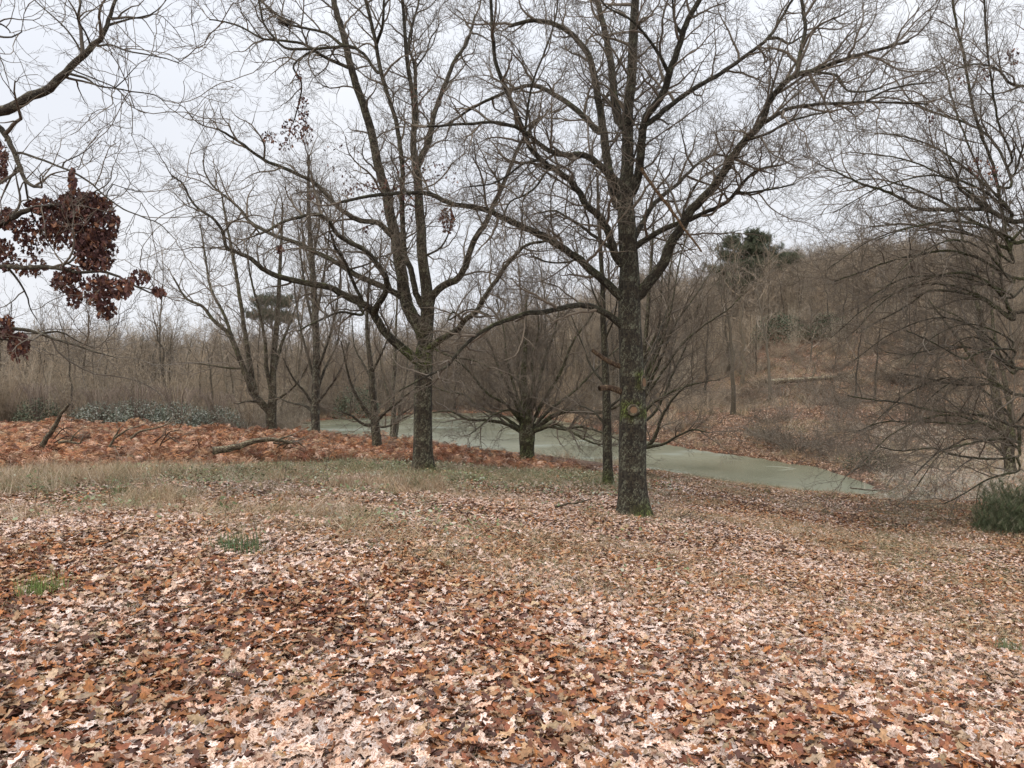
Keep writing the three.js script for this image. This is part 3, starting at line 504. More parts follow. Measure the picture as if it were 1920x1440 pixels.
// right-hand trees
const FINE = (q = 1) => [
  { gap: 0.32 / q, len: [0.7, 2.1], ang: [0.35, 0.95], up: 0.1, lift: 0.1, r: 0.02, segs: 8, turn: 0.42, min: 0.006 },
  { gap: 0.22 / q, len: [0.3, 0.95], ang: [0.4, 1.0], up: 0.0, lift: 0.05, r: 0.0095, segs: 4, turn: 0.45, min: 0.005 },
  { spray: true, gap: 0.3 / q, len: [0.3, 0.7], ang: [0.35, 0.9], up: 0, lift: 0, r: 0.0045, segs: 2, turn: 0.5, min: 0.003 },
];
tracedTree('hornbeam', 'tall tree with long fine sweeping branches above the dark green bush', {
  seed: 61, d: 18, bark: [0.68, 0.66, 0.6], levels: FINE(1.05), twigTint: 1, limbMoss: (q, n) => 0.6 * patch(q, 2.5, 0.46, 0.6),
  trunk: [[1968, 952, 26], [1962, 900, 23], [1956, 840, 21], [1950, 760, 20], [1946, 690, 18], [1938, 620, 17], [1930, 550, 16], [1932, 480, 15], [1926, 420, 13], [1930, 340, 11], [1936, 250, 9], [1946, 150, 7], [1950, 40, 5], [1960, -100, 3]],
  limbs: [
    [9, 2, -2.2, 1897, 415, 1852, 394, 1815, 392, 1772, 394, 1720, 390, 1690, 372, 1652, 355, 1615, 345, 1590, 332, 1560, 320, 1535, 307],
    [6, 2, -1.2, 1850, 392, 1815, 367, 1797, 350, 1795, 332, 1780, 300, 1770, 260],
    [7, 2, 0.8, 1897, 455, 1865, 435, 1815, 410, 1772, 382, 1727, 360, 1690, 347, 1652, 337, 1610, 337, 1570, 350],
    [6, 2, -1.5, 1898, 520, 1830, 482, 1772, 470, 1727, 477, 1685, 485, 1647, 497, 1615, 510, 1565, 527],
    [7, 2, -0.9, 1899, 585, 1875, 550, 1840, 522, 1810, 512, 1752, 517, 1702, 520, 1665, 535, 1630, 560],
    [6, 2, 0.5, 1900, 600, 1840, 560, 1777, 545, 1740, 547, 1710, 567, 1677, 587, 1647, 602, 1610, 625],
    [7, 2, -1.4, 1908, 800, 1865, 785, 1815, 775, 1752, 770, 1690, 755, 1640, 750, 1590, 742],
    [7, 2, -0.6, 1910, 838, 1877, 812, 1840, 792, 1802, 795, 1760, 792, 1700, 790, 1652, 792, 1602, 812],
    [7, 2, -2.0, 1912, 852, 1865, 860, 1815, 857, 1777, 850, 1752, 840, 1690, 845, 1650, 838],
    [6, 2, -2.4, 1910, 830, 1877, 822, 1815, 832, 1765, 845, 1740, 865, 1715, 890],
    [6, 2, 1.0, 1905, 690, 1850, 660, 1800, 650, 1750, 655, 1700, 665, 1660, 660],
    [6, 2, -1.8, 1904, 660, 1855, 655, 1810, 672, 1790, 665, 1745, 640, 1700, 620],
    [7, 2, 1.2, 1906, 740, 1860, 720, 1800, 722, 1740, 710, 1690, 700],
    [13, 4, -0.4, 1893, 470, 1880, 400, 1862, 310, 1840, 255, 1822, 190, 1806, 100, 1790, 29, 1780, -60], [10, 3, 1.2, 1900, 600, 1880, 540, 1872, 470, 1850, 400, 1840, 330, 1815, 270, 1790, 200, 1770, 120],
    [9, 3, 1.6, 1895, 350, 1860, 262, 1810, 230, 1752, 211, 1710, 190, 1680, 150],
    [8, 3, -1.6, 1898, 300, 1875, 240, 1860, 160, 1850, 80, 1845, -20],
    [6, 2, -2.6, 1903, 160, 1870, 130, 1830, 120, 1790, 130],
    [6, 2, 0.6, 1896, 400, 1840, 340, 1790, 300, 1740, 270, 1690, 255, 1640, 250],
    [6, 2, 1.8, 1896, 430, 1830, 370, 1770, 330, 1700, 300, 1640, 290, 1590, 285],
    [6, 2, 0.9, 1897, 470, 1820, 440, 1750, 430, 1690, 420, 1630, 425],
    [6, 2, -0.5, 1912, 880, 1880, 890, 1850, 900, 1800, 930, 1770, 945],
    [6, 2, -2.0, 1899, 330, 1925, 250, 1950, 160, 1975, 60],
    ...Array.from({ length: 13 }, (_, i) => { const h = (k) => hash(i, k, 77), y = 400 + i * 37 + 25 * h(1), w = 170 + 190 * h(2), r = 30 + 60 * h(3), f = 10 + 70 * h(6); return [6, 1.6, -2.4 + 4.4 * h(4), 1900, y, 1900 - w * 0.2, y - r * 0.7, 1900 - w * 0.45, y - r, 1900 - w * 0.75, y - r * 0.75 + f * 0.3, 1900 - w, y - r * 0.3 + f]; }),
    [7, 2, -1.2, 1908, 790, 1935, 760, 1975, 740, 2020, 735], [7, 2, 0.4, 1900, 560, 1940, 520, 1990, 490], [7, 2, -0.4, 1899, 450, 1950, 400, 2010, 370],
  ],
  extra(root, crown, R, base) { for (const [x, y, rx, ry, n] of [[1898, 105, 14, 18, 14], [1845, 140, 10, 10, 6], [1745, 222, 5, 8, 4], [1840, 315, 26, 20, 16], [1800, 150, 10, 12, 4], [1870, 330, 20, 18, 10]]) leafClusters.push({ root, base, x, y, rx, ry, n, d: 17, deep: 0.6, tone: 1 }); },
});
tracedTree('slope_tree', 'pair of mossy trunks leaning up the leafy slope behind the sweeping tree', {
  seed: 67, d: 27, bark: [0.8, 0.76, 0.66], levels: MID(0.8), twigTint: 1, limbMoss: (q) => 0.5 * patch(q, 2, 0.5, 0.6),
  trunk: [[1896, 905, 20], [1892, 860, 18], [1880, 800, 17], [1868, 745, 15], [1858, 690, 14], [1846, 640, 12], [1838, 590, 10], [1820, 520, 8], [1805, 450, 5], [1795, 380, 3]],
  limbs: [[12, 3, 1.2, 1893, 870, 1898, 800, 1885, 720, 1872, 665, 1862, 610, 1860, 540, 1870, 460], [7, 2, -1, 1862, 712, 1835, 690, 1800, 640, 1770, 600, 1740, 560], [6, 2, 1, 1846, 640, 1820, 610, 1790, 590, 1750, 575], [6, 2, 0.6, 1884, 815, 1850, 780, 1810, 765, 1770, 760]],
});
console.log('traced trees 1');
tracedTree('copper_oak', 'oak reaching in with a bare bough and a mass of dark copper leaves', {
  seed: 71, d: 10.5, twigTint: 1, bark: [0.85, 0.8, 0.76], levels: OAK(0.72), from: 0.42, trunkFrom: 0.75,
  trunk: [[-150, 1010, 84], [-150, 930, 72], [-148, 840, 66], [-146, 740, 62], [-146, 640, 60], [-142, 540, 55], [-136, 440, 50], [-130, 330, 44], [-128, 230, 34], [-136, 110, 26], [-140, 0, 20], [-148, -140, 12], [-150, -260, 6]],
  limbs: [
    [22, 4, -0.6, -128, 250, -70, 222, -30, 212, 0, 207, 30, 200, 57, 180, 87, 170, 107, 150, 125, 135, 145, 115, 170, 90, 190, 72, 200, 50, 207, 25, 217, 0, 228, -60],
    [4, 1.6, -1.2, 170, 87, 160, 60, 145, 35, 152, 5, 150, -40],
    [4, 1.6, -0.2, 155, 100, 140, 75, 120, 50, 95, 27, 70, 5, 50, -20],
    [4, 1.6, -1.6, 180, 85, 207, 84, 237, 95, 275, 102, 312, 110, 335, 118],
    [4, 1.6, -0.8, 125, 137, 162, 147, 180, 160, 215, 165, 250, 172, 287, 177, 310, 190],
    [3, 1.4, -1.6, 135, 130, 175, 147, 220, 167, 240, 195, 272, 212],
    [4, 1.6, -0.4, 203, 50, 237, 37, 287, 25, 312, 0],
    [3, 1.4, -0.9, 215, 163, 232, 150, 250, 130, 262, 118],
    [14, 5, -0.5, -130, 300, -60, 240, -20, 225, 0, 240, 15, 260, 27, 287, 37, 312, 47, 337, 62, 348, 78, 352],
    [5, 1.5, -1.4, 31, 287, 70, 297, 105, 310, 140, 325, 175, 347, 190, 362, 232, 392, 262, 405, 300, 420, 320, 440],
    [3, 1.4, -1.0, 200, 367, 212, 345, 245, 357, 275, 360],
    [3, 1.4, -0.8, 118, 315, 122, 303, 150, 290, 175, 270],
    [5, 2, 0.6, 44, 330, 50, 360, 56, 390, 75, 430, 100, 470],
    [5, 2, 0.2, 35, 312, 15, 345, 2, 375],
    [17, 4, -0.3, -136, 470, -60, 440, -20, 428, 0, 421, 25, 407, 50, 395, 87, 387, 125, 385, 165, 380],
    [12, 2, -0.9, -142, 540, -60, 505, 0, 500, 50, 502, 87, 500, 112, 505, 150, 510, 200, 510, 237, 527, 275, 547, 312, 557],
    [5, 1.6, 0.4, 17, 504, 37, 530, 52, 560, 57, 580, 70, 600],
    [10, 1.6, -0.5, -146, 640, -60, 622, 0, 617, 37, 617, 75, 625, 107, 637, 150, 650, 187, 662, 220, 672],
    [4, 1.4, 0.2, 75, 624, 112, 622, 150, 642, 178, 653],
    [8, 1.6, 0.6, -146, 660, -60, 640, 0, 636, 30, 640, 60, 650],
    [9, 2, 0.4, -130, 180, -70, 120, -20, 60, 0, 45, 20, 60],
    [8, 2, -0.8, -136, 110, -70, 60, -20, 64, 15, 70, 42, 60],
  ],
  extra(root, crown, R, base) {
    for (const [x, y, rx, ry, n, dz] of [[150, 418, 74, 62, 700, -0.4], [178, 470, 42, 42, 330, -0.6], [125, 385, 78, 22, 260, -0.2], [70, 440, 50, 40, 210, 0.1], [8, 480, 22, 36, 120, 0], [125, 525, 34, 28, 120, -0.5], [182, 545, 30, 30, 130, -0.8], [225, 540, 26, 20, 60, -0.9], [300, 548, 16, 11, 60, -1], [8, 612, 18, 22, 60, 0], [36, 652, 22, 28, 110, 0], [5, 300, 12, 45, 70, 0], [136, 340, 7, 26, 26, -0.7], [55, 500, 40, 20, 60, 0], [140, 560, 14, 20, 30, -0.5], [198, 582, 20, 18, 34, -0.7], [10, 410, 20, 20, 40, 0], [262, 520, 20, 12, 22, -1]])
      leafClusters.push({ root, base, x, y, rx, ry, n, d: 10.5 + dz, deep: 0.45, tone: 1 });
  },
});
for (const [x, y, rx, ry, n] of [[548, 245, 22, 24, 36], [568, 205, 12, 26, 26], [505, 258, 16, 12, 16], [575, 250, 12, 22, 22], [535, 275, 14, 8, 8], [560, 150, 6, 22, 8], [838, 415, 16, 26, 70], [690, 350, 30, 10, 14], [655, 360, 14, 10, 8], [710, 350, 20, 14, 10], [525, 468, 8, 8, 12], [585, 368, 6, 8, 8], [685, 430, 6, 8, 6], [790, 340, 70, 40, 46], [800, 185, 40, 30, 14], [745, 400, 40, 30, 12], [650, 300, 50, 60, 12]])
  leafClusters.push({ root: oakB.root, base: oakB.base, x, y, rx, ry, n, d: 17.4, deep: 0.35, tone: 0.8 });
console.log('traced trees 2');

// ---------------------------------------------------------------- woods: kinds of bare tree, each set out one by one
function bareTree(seed, h, r, o) {
  const R = rng(seed), trunk = new Buf(), crown = new Buf(), g = (o.tone ?? [0.105, 0.092, 0.07]).map((x) => x * (0.6 + 0.8 * hash(seed, 3, 1))), lean = V((R() - 0.5) * 1.3, 0, (R() - 0.5) * 1.3);
  const pts = [], rad = []; for (let i = 0; i <= 12; i++) { const t = i / 12; pts.push(V(lean.x * t * t * 2 + (R() - 0.5) * 0.34, h * 0.92 * t - 0.15, lean.z * t * t * 2 + (R() - 0.5) * 0.12)); rad.push(Math.max(0.012, r * (1 - 0.9 * t) * (i ? 1 : 1.35))); }
  trunk.tube(pts, rad, 7, (q) => { const v = 0.6 + 0.5 * vnoise(q.x * 6 + seed, q.y * 2.5, q.z * 6); return g.map((x) => x * v); });
  const dn = o.dense ?? 1, L = [{ gap: 0.5 / dn, len: [h * 0.14, h * 0.34], ang: o.ang ?? [0.5, 1.15], up: 0.1, lift: 0.18, r: 0.034, segs: 6, turn: 0.62, min: 0.011 }, { gap: 0.4 / dn, len: [0.5, 1.4], ang: [0.5, 1.25], up: 0.03, lift: 0.08, r: 0.016, segs: 3, turn: 0.7, min: 0.009 }, { gap: 0.3 / dn, len: [0.25, 0.75], ang: [0.5, 1.25], up: 0.0, lift: 0.0, r: 0.009, segs: 2, turn: 0.7, min: 0.007 }];
  const i0 = Math.floor((o.clear ?? 0.3) * 12); sprout(crown, pts.slice(i0), rad.slice(i0), L, 0, R, 0, (o.bright ?? 1.15) * 1.45);
  return { trunk: trunk.geo(), crown: crown.geo() };
}
const WOODMAT = new THREE.MeshStandardMaterial({ color: 0xffffff, roughness: 0.95, vertexColors: true });
const kinds = [bareTree(101, 9.5, 0.11, {}), bareTree(102, 8.2, 0.08, { clear: 0.2, bright: 1.3 }), bareTree(103, 10.5, 0.13, { clear: 0.42 }), bareTree(104, 7.2, 0.07, { clear: 0.15, ang: [0.3, 0.7], bright: 1.35 }), bareTree(105, 11, 0.1, { clear: 0.5, ang: [0.25, 0.6] }), bareTree(106, 8.8, 0.14, { clear: 0.25, ang: [0.6, 1.2], bright: 1.0 })];
function bush(seed, stems, h, spread, bright, o = {}) {   // many thin shoots from one stool
  const R = rng(seed), b = new Buf(), L = [{ gap: 0.36, len: [0.3, h * 0.3], ang: [0.5, 1.2], up: 0.0, lift: 0.05, r: 0.012, segs: 4, turn: 0.7, min: 0.007 }, { gap: 0.24, len: [0.15, 0.6], ang: [0.5, 1.2], up: 0, lift: 0, r: 0.008, segs: 2, turn: 0.7, min: 0.006 }];
  for (let s = 0; s < stems; s++) {
    const a = R() * 6.28, q = Math.sqrt(R()), hh = h * (0.45 + 0.6 * R()), x = Math.cos(a) * q, z = Math.sin(a) * q, pts = [], rad = [], bend = o.bend ?? 0;
    for (let i = 0; i <= 6; i++) { const t = i / 6; pts.push(V(x * (0.3 + spread * t + bend * t * t) + (R() - 0.5) * 0.1, hh * (t - bend * 0.5 * t * t) - 0.12, z * (0.3 + spread * t + bend * t * t) + (R() - 0.5) * 0.1)); rad.push(Math.max(0.007, (0.012 + 0.012 * R()) * (1.1 - t) * (h / 4 + 0.3))); }
    const g = (0.8 + 0.5 * R()) * bright; b.tube(pts, rad, 4, [0.19 * g, 0.165 * g, 0.135 * g]);
    sprout(b, pts, rad, L, 0, R, 0.15, bright * 1.1);
  }
  return b.geo();
}
const R1 = rng(5);
const tones = [[1, 1, 1], [0.62, 0.6, 0.57], [1.25, 1.2, 1.12]].map((c) => { const m = WOODMAT.clone(); m.color.setRGB(...c); return m; });
const protoTree = tones.flatMap((m) => kinds.map((k) => { const g = new THREE.Group(); mesh('trunk', k.trunk, m, g); mesh('crown', k.crown, m, g, 'stuff'); return g; }));
function plant(kind, x, z, s, label, group, name) {
  const t = protoTree[kind + 6 * Math.floor(R1() * 3)].clone(); t.name = numbered(name); t.position.set(x, H(x, z), z); t.rotation.y = R1() * 6.28; t.scale.set(s * (0.9 + 0.2 * R1()), s, s * (0.9 + 0.2 * R1())); scene.add(t);
  tag(t, label, 'tree', group); return t;
}
const spots = [];
const free = (x, z, r) => { if (polyDist(POND, x, z) < 1.2) return false; for (const [a, b] of spots) if ((a - x) ** 2 + (b - z) ** 2 < r * r) return false; spots.push([x, z]); return true; };
let made = 0;
for (let i = 0; i < 900 && made < 105; i++) { const [x, z] = inSector(-40, 560, 40, 58, R1); if (free(x, z, 1.5)) { plant(Math.floor(R1() * 6), x, z, 0.55 + 0.28 * R1(), 'slender bare tree in the grey wood behind the bracken', 'wood behind the bracken', 'woodland_tree'); made++; } }
made = 0;
for (let i = 0; i < 900 && made < 75; i++) { const [x, z] = inSector(540, 1260, 58, 84, R1); if (free(x, z, 1.7)) { plant(Math.floor(R1() * 6), x, z, 0.72 + 0.35 * R1(), 'slender bare tree in the wood beyond the far end of the pond', 'wood beyond the pond', 'woodland_tree'); made++; } }
made = 0;
for (let i = 0; i < 1200 && made < 90; i++) { const [x, z] = inSector(1180, 1960, 43, 80, R1); if (-z < 58 && R1() < 0.7) continue; if (free(x, z, 1.8)) { plant(Math.floor(R1() * 6), x, z, 0.6 + 0.35 * R1(), 'slender bare tree on the leafy hillside across the pond', 'trees on the hillside', 'hillside_tree'); made++; } }
// trees that stand out among them
for (const [k, px, d, s, label] of [[2, 1374, 40, 1.0, 'grey straight trunk standing alone low on the leafy far bank'], [5, 1395, 52, 1.1, 'stout trunk uphill of the lone grey trunk'], [0, 1640, 43, 0.75, 'dark crooked little tree above the brushy bank'], [4, 1024, 64, 1.55, 'tall pole-straight tree rising above the wood behind the bushy tree'], [4, 984, 67, 1.5, 'tall slim tree rising above the wood over the bushy tree'], [4, 560, 58, 1.35, 'tall slim tree rising above the wood near the upright tree'], [4, 300, 46, 1.0, 'whitish thin tree at the front of the grey wood']])
  plant(k, (px - 960) / F * d, -d, s, label, undefined, 'standing_tree');
// the mass of the wood behind and its undergrowth, past counting
const D3 = new THREE.Object3D();
const M4 = (x, y, z, ry, s, sy = s, rx = 0, rz = 0) => { D3.position.set(x, y, z); D3.rotation.set(rx, ry, rz, 'YXZ'); D3.scale.set(s, sy, s); D3.updateMatrix(); return D3.matrix.clone(); };
function stuff(name, label) { const g = new THREE.Group(); g.name = name; g.userData = { kind: 'stuff', label }; scene.add(g); return g; }
{
  const far = stuff('far_wood', 'brown mass of bare woodland filling the skyline'), lists = kinds.map(() => []);
  for (let i = 0; i < 3600; i++) {
    const left = i % 2, [x, z] = left ? inSector(-250, 1250, 57, 120, R1) : inSector(1150, 2150, 66, 120, R1);
    if (polyDist(POND, x, z) < 3) continue;
    if (!left && -z < 76 && R1() < 0.6) continue;
    const s = (left ? (x < -12 ? 0.58 : 0.72) : 0.55) * (0.75 + 0.55 * R1());
    const v = 0.65 + 0.75 * R1(), wr = R1(); lists[Math.floor(R1() * 6)].push([M4(x, H(x, z) - 0.1, z, R1() * 6.28, s), new THREE.Color().setRGB(v, v * (0.93 + 0.1 * wr), v * (0.84 + 0.2 * wr))]);
  }
  const dense = [0, 1, 2, 3, 4, 5].map((i) => bareTree(120 + i, 8 + (i * 1.7) % 3, 0.1 + 0.014 * i, { dense: 1.7, tone: [0.095, 0.085, 0.07], clear: [0.12, 0.2, 0.3][i % 3], bright: 1 + 0.06 * i, ang: i % 2 ? [0.5, 1.1] : [0.6, 1.3] }));
  dense.forEach((k, i) => instanced('woodland', mergeGeometries([k.trunk, k.crown]), WOODMAT, lists[i], far));
  const under = stuff('undergrowth', 'tangled thin bare shoots growing between the woodland trunks'), shrubs = [bush(201, 26, 4.6, 2.0, 1.7, { bend: 0.3 }), bush(202, 28, 2.6, 1.6, 1.55, { bend: 0.4 }), bush(203, 20, 6.2, 2.2, 1.8, { bend: 0.2 })], ul = shrubs.map(() => []);
  for (let i = 0; i < 2400; i++) {
    const q = i % 3, [x, z] = q === 0 ? inSector(-150, 600, 38.5, 70, R1) : q === 1 ? inSector(500, 1280, 50, 85, R1) : inSector(1180, 2000, 40, 85, R1);
    const ps = polyDist(POND, x, z); if (ps < 1.2) continue;
    const thin = q === 2 && -z < 55; if (thin && R1() < 0.7) continue;
    const s = (q === 2 ? 0.55 : 0.7) * (0.6 + 0.6 * R1()); const v = 0.5 + 0.85 * R1(), wr = R1(); ul[thin ? 1 : Math.floor(R1() * 3)].push([M4(x, H(x, z), z, R1() * 6.28, s), new THREE.Color().setRGB(v, v * (0.92 + 0.12 * wr), v * (0.82 + 0.2 * wr))]);
  }
  shrubs.forEach((g, i) => instanced('shoots', g, WOODMAT, ul[i], under));
}
// single bushes on the banks
const scrub = [];
for (let i = 0; i < 400 && scrub.length < 46; i++) { const [x, z] = inSector(1290, 1960, 33, 56, R1); if (polyDist(POND, x, z) > 1.5 && scrub.every(([a, b]) => (a - x) ** 2 + (b - z) ** 2 > 2.2)) scrub.push([x, z]); }
const bushGeo = [bush(211, 60, 1.5, 1.6, 0.8, { bend: 0.7 }), bush(212, 45, 1.3, 1.3, 1.0, { bend: 0.5 }), bush(213, 26, 1.9, 1.2, 1.2)];
for (const [k, px, d, sx, sy, label] of [[0, 1500, 33, 1.25, 1.15, 'dense dark twiggy bush overhanging the far pond bank'], [1, 1440, 35.5, 0.9, 0.8, 'low brown twiggy bush beside the dense dark bank bush'], [1, 1570, 31.5, 1.0, 0.85, 'straw-brown bush between the dense dark bush and the frosty brush'], [1, 1660, 27.5, 0.9, 0.9, 'brown bush over the pile of pale brush at the pond tip'], [2, 1480, 39, 0.9, 1.0, 'thin arching shrub uphill of the dense dark bank bush'], [2, 1580, 38, 0.9, 1.0, 'thin upright shrub on the slope above the straw-brown bush'], [2, 1700, 33, 0.9, 0.8, 'loose grey shrub by the dry valley floor'], [2, 250, 37.5, 0.9, 1.4, 'fan of pale bare shoots in front of the frosted brambles'], [1, 465, 37, 0.9, 1.2, 'brown bare bush next to the leaning tree'], [1, 1290, 41, 0.9, 0.6, 'low bush on the orange shore of the far bank']]) {
  const p = onGround(px, d), t = thing('bare_bush', label, 'bush', p); mesh('shoots', bushGeo[k], WOODMAT, t, 'stuff'); t.scale.set(sx, sy, sx); t.rotation.y = px;
}
for (const [x, z] of scrub) { const t = thing('scrub_bush', 'low tangled bare scrub bush on the leafy slope across the pond', 'bush', V(x, H(x, z), z), 'scrub on the hillside'); mesh('shoots', bushGeo[Math.floor(R1() * 3)], tones[Math.floor(R1() * 3)], t, 'stuff'); const q = 0.55 + 0.5 * R1(); t.scale.set(q * 1.1, q * 0.85, q * 1.1); t.rotation.y = R1() * 6.28; }
console.log('woods done');

// ---------------------------------------------------------------- leaves
// a lobed oak leaf, 1 m long, curled and folded; two strips either side of the midrib
function leafGeo(seed, fold, bend, twist, n = 14, lobes = 4.6) {
  const R = rng(seed), pos = [], uv = [], idx = [], side = [[], []]; let k = 0;
  const ph = R() * 0.5, w = 0.19 + 0.06 * R();
  for (let i = 0; i <= n; i++) {
    const t = i / n, env = Math.pow(Math.sin(Math.PI * Math.min(1, t * 0.93 + 0.07)), 0.75) * (0.55 + 0.75 * t) * (t > 0.9 ? (1 - t) * 6 + 0.15 : 1);
    const ang = bend * (t - 0.35), y0 = Math.sin(ang) * 0.5 * Math.abs(t - 0.35) + 0.02 * Math.sin(t * 9 + seed), z0 = t - 0.5;
    const at = (s, e) => { const l = Math.cos((t + (s > 0 ? 0 : 0.06)) * lobes * 2 * Math.PI + ph), half = w * env * (1 + 0.36 * l + 0.14 * (R() - 0.5)) * e, f = fold * (0.6 + 0.6 * R()) + s * twist * (t - 0.5); return [s * half * Math.cos(f), y0 + half * Math.sin(f) * (1 + 0.4 * Math.sin(t * 14 + seed)), z0]; };
    pos.push(0, y0, z0); uv.push(0.5, t);
    for (const s of [-1, 1]) { const a = at(s, 1); pos.push(...a); uv.push(0.5 + s * 0.48, t); }
    k = i * 3; if (i) idx.push(k - 3, k - 2, k + 1, k - 3, k + 1, k, k - 3, k, k + 2, k - 3, k + 2, k - 1);
  }
  const g = new THREE.BufferGeometry(); g.setAttribute('position', new THREE.Float32BufferAttribute(pos, 3)); g.setAttribute('uv', new THREE.Float32BufferAttribute(uv, 2)); g.setIndex(idx); g.computeVertexNormals(); return g;
}
const vein = (u, v) => { const c = Math.abs(u - 0.5) * 2, m = sstep(0.06, 0.0, c), s = Math.abs(wrap1(v * 7 - c * 1.3) - 0.5) * 2; return Math.max(m, 0.6 * sstep(0.88, 1, s)); };
const leafMap = dataTex(128, 128, (u, v) => { const n = fbm(u * 10, v * 10, 3, 4), e = vein(u, v), q = 0.62 + 0.5 * n + 0.12 * e; return [q, q * 0.985, q * 0.97]; });
// hoar frost: white crystals gathered along the veins and the margin, the leaf showing between
const frostMap = dataTex(128, 128, (u, v) => { const n = fbm(u * 9, v * 9, 7, 4), g = hash(Math.floor(u * 128), Math.floor(v * 128), 5), c = Math.abs(u - 0.5) * 2, f = clamp(sstep(0.36, 0.62, n + 0.22 * vein(u, v) + 0.14 * c * c) * (0.5 + 0.7 * g)); return mix3([0.66, 0.56, 0.50], [1, 0.985, 0.99], f); });
const LEAF = new THREE.MeshPhysicalMaterial({ map: leafMap, roughness: 0.75, side: THREE.DoubleSide });
const FROST = new THREE.MeshPhysicalMaterial({ map: frostMap, roughness: 0.8, side: THREE.DoubleSide });
const leafShapes = [leafGeo(3, 0.35, 0.5, 0.4), leafGeo(5, -0.4, -0.7, 0.5), leafGeo(8, 0.7, 0.9, -0.5), leafGeo(13, 0.1, 0.3, 0.9), leafGeo(17, -0.2, 0.8, -0.8)];
const leafWide = leafGeo(29, 0.5, 0.7, 0.6, 9, 3); leafWide.scale(1.7, 1, 1);
const leafSmall = [leafGeo(3, 0.35, 0.5, 0.4, 7, 3), leafGeo(5, -0.5, -0.7, 0.5, 7, 3), leafGeo(8, 0.7, 0.9, -0.5, 7, 3)];
const C3 = (r, g, b) => new THREE.Color().setRGB(r, g, b);
const BARE = [[0.45, 0.24, 0.12], [0.38, 0.175, 0.08], [0.30, 0.125, 0.06], [0.17, 0.08, 0.05], [0.47, 0.27, 0.14], [0.53, 0.345, 0.20], [0.56, 0.42, 0.29], [0.50, 0.36, 0.245], [0.46, 0.20, 0.07], [0.52, 0.39, 0.24], [0.42, 0.29, 0.18]];
const WHITE = [[0.86, 0.78, 0.72], [0.81, 0.70, 0.61], [0.75, 0.60, 0.49], [0.85, 0.78, 0.73], [0.70, 0.52, 0.40], [0.76, 0.62, 0.50]];
const RUST = [[0.36, 0.14, 0.065], [0.28, 0.105, 0.055], [0.42, 0.19, 0.09], [0.17, 0.07, 0.045], [0.11, 0.05, 0.036], [0.46, 0.20, 0.075]];
const R2 = rng(77);
const frostShare = (x, z) => clamp(0.50 + 0.75 * (fbm(x * 0.35 + 2, z * 0.35, 4, 3) - 0.5) + 0.9 * (fbm(x * 1.4, z * 1.4, 12, 2) - 0.5) - 0.018 * (x + 2));
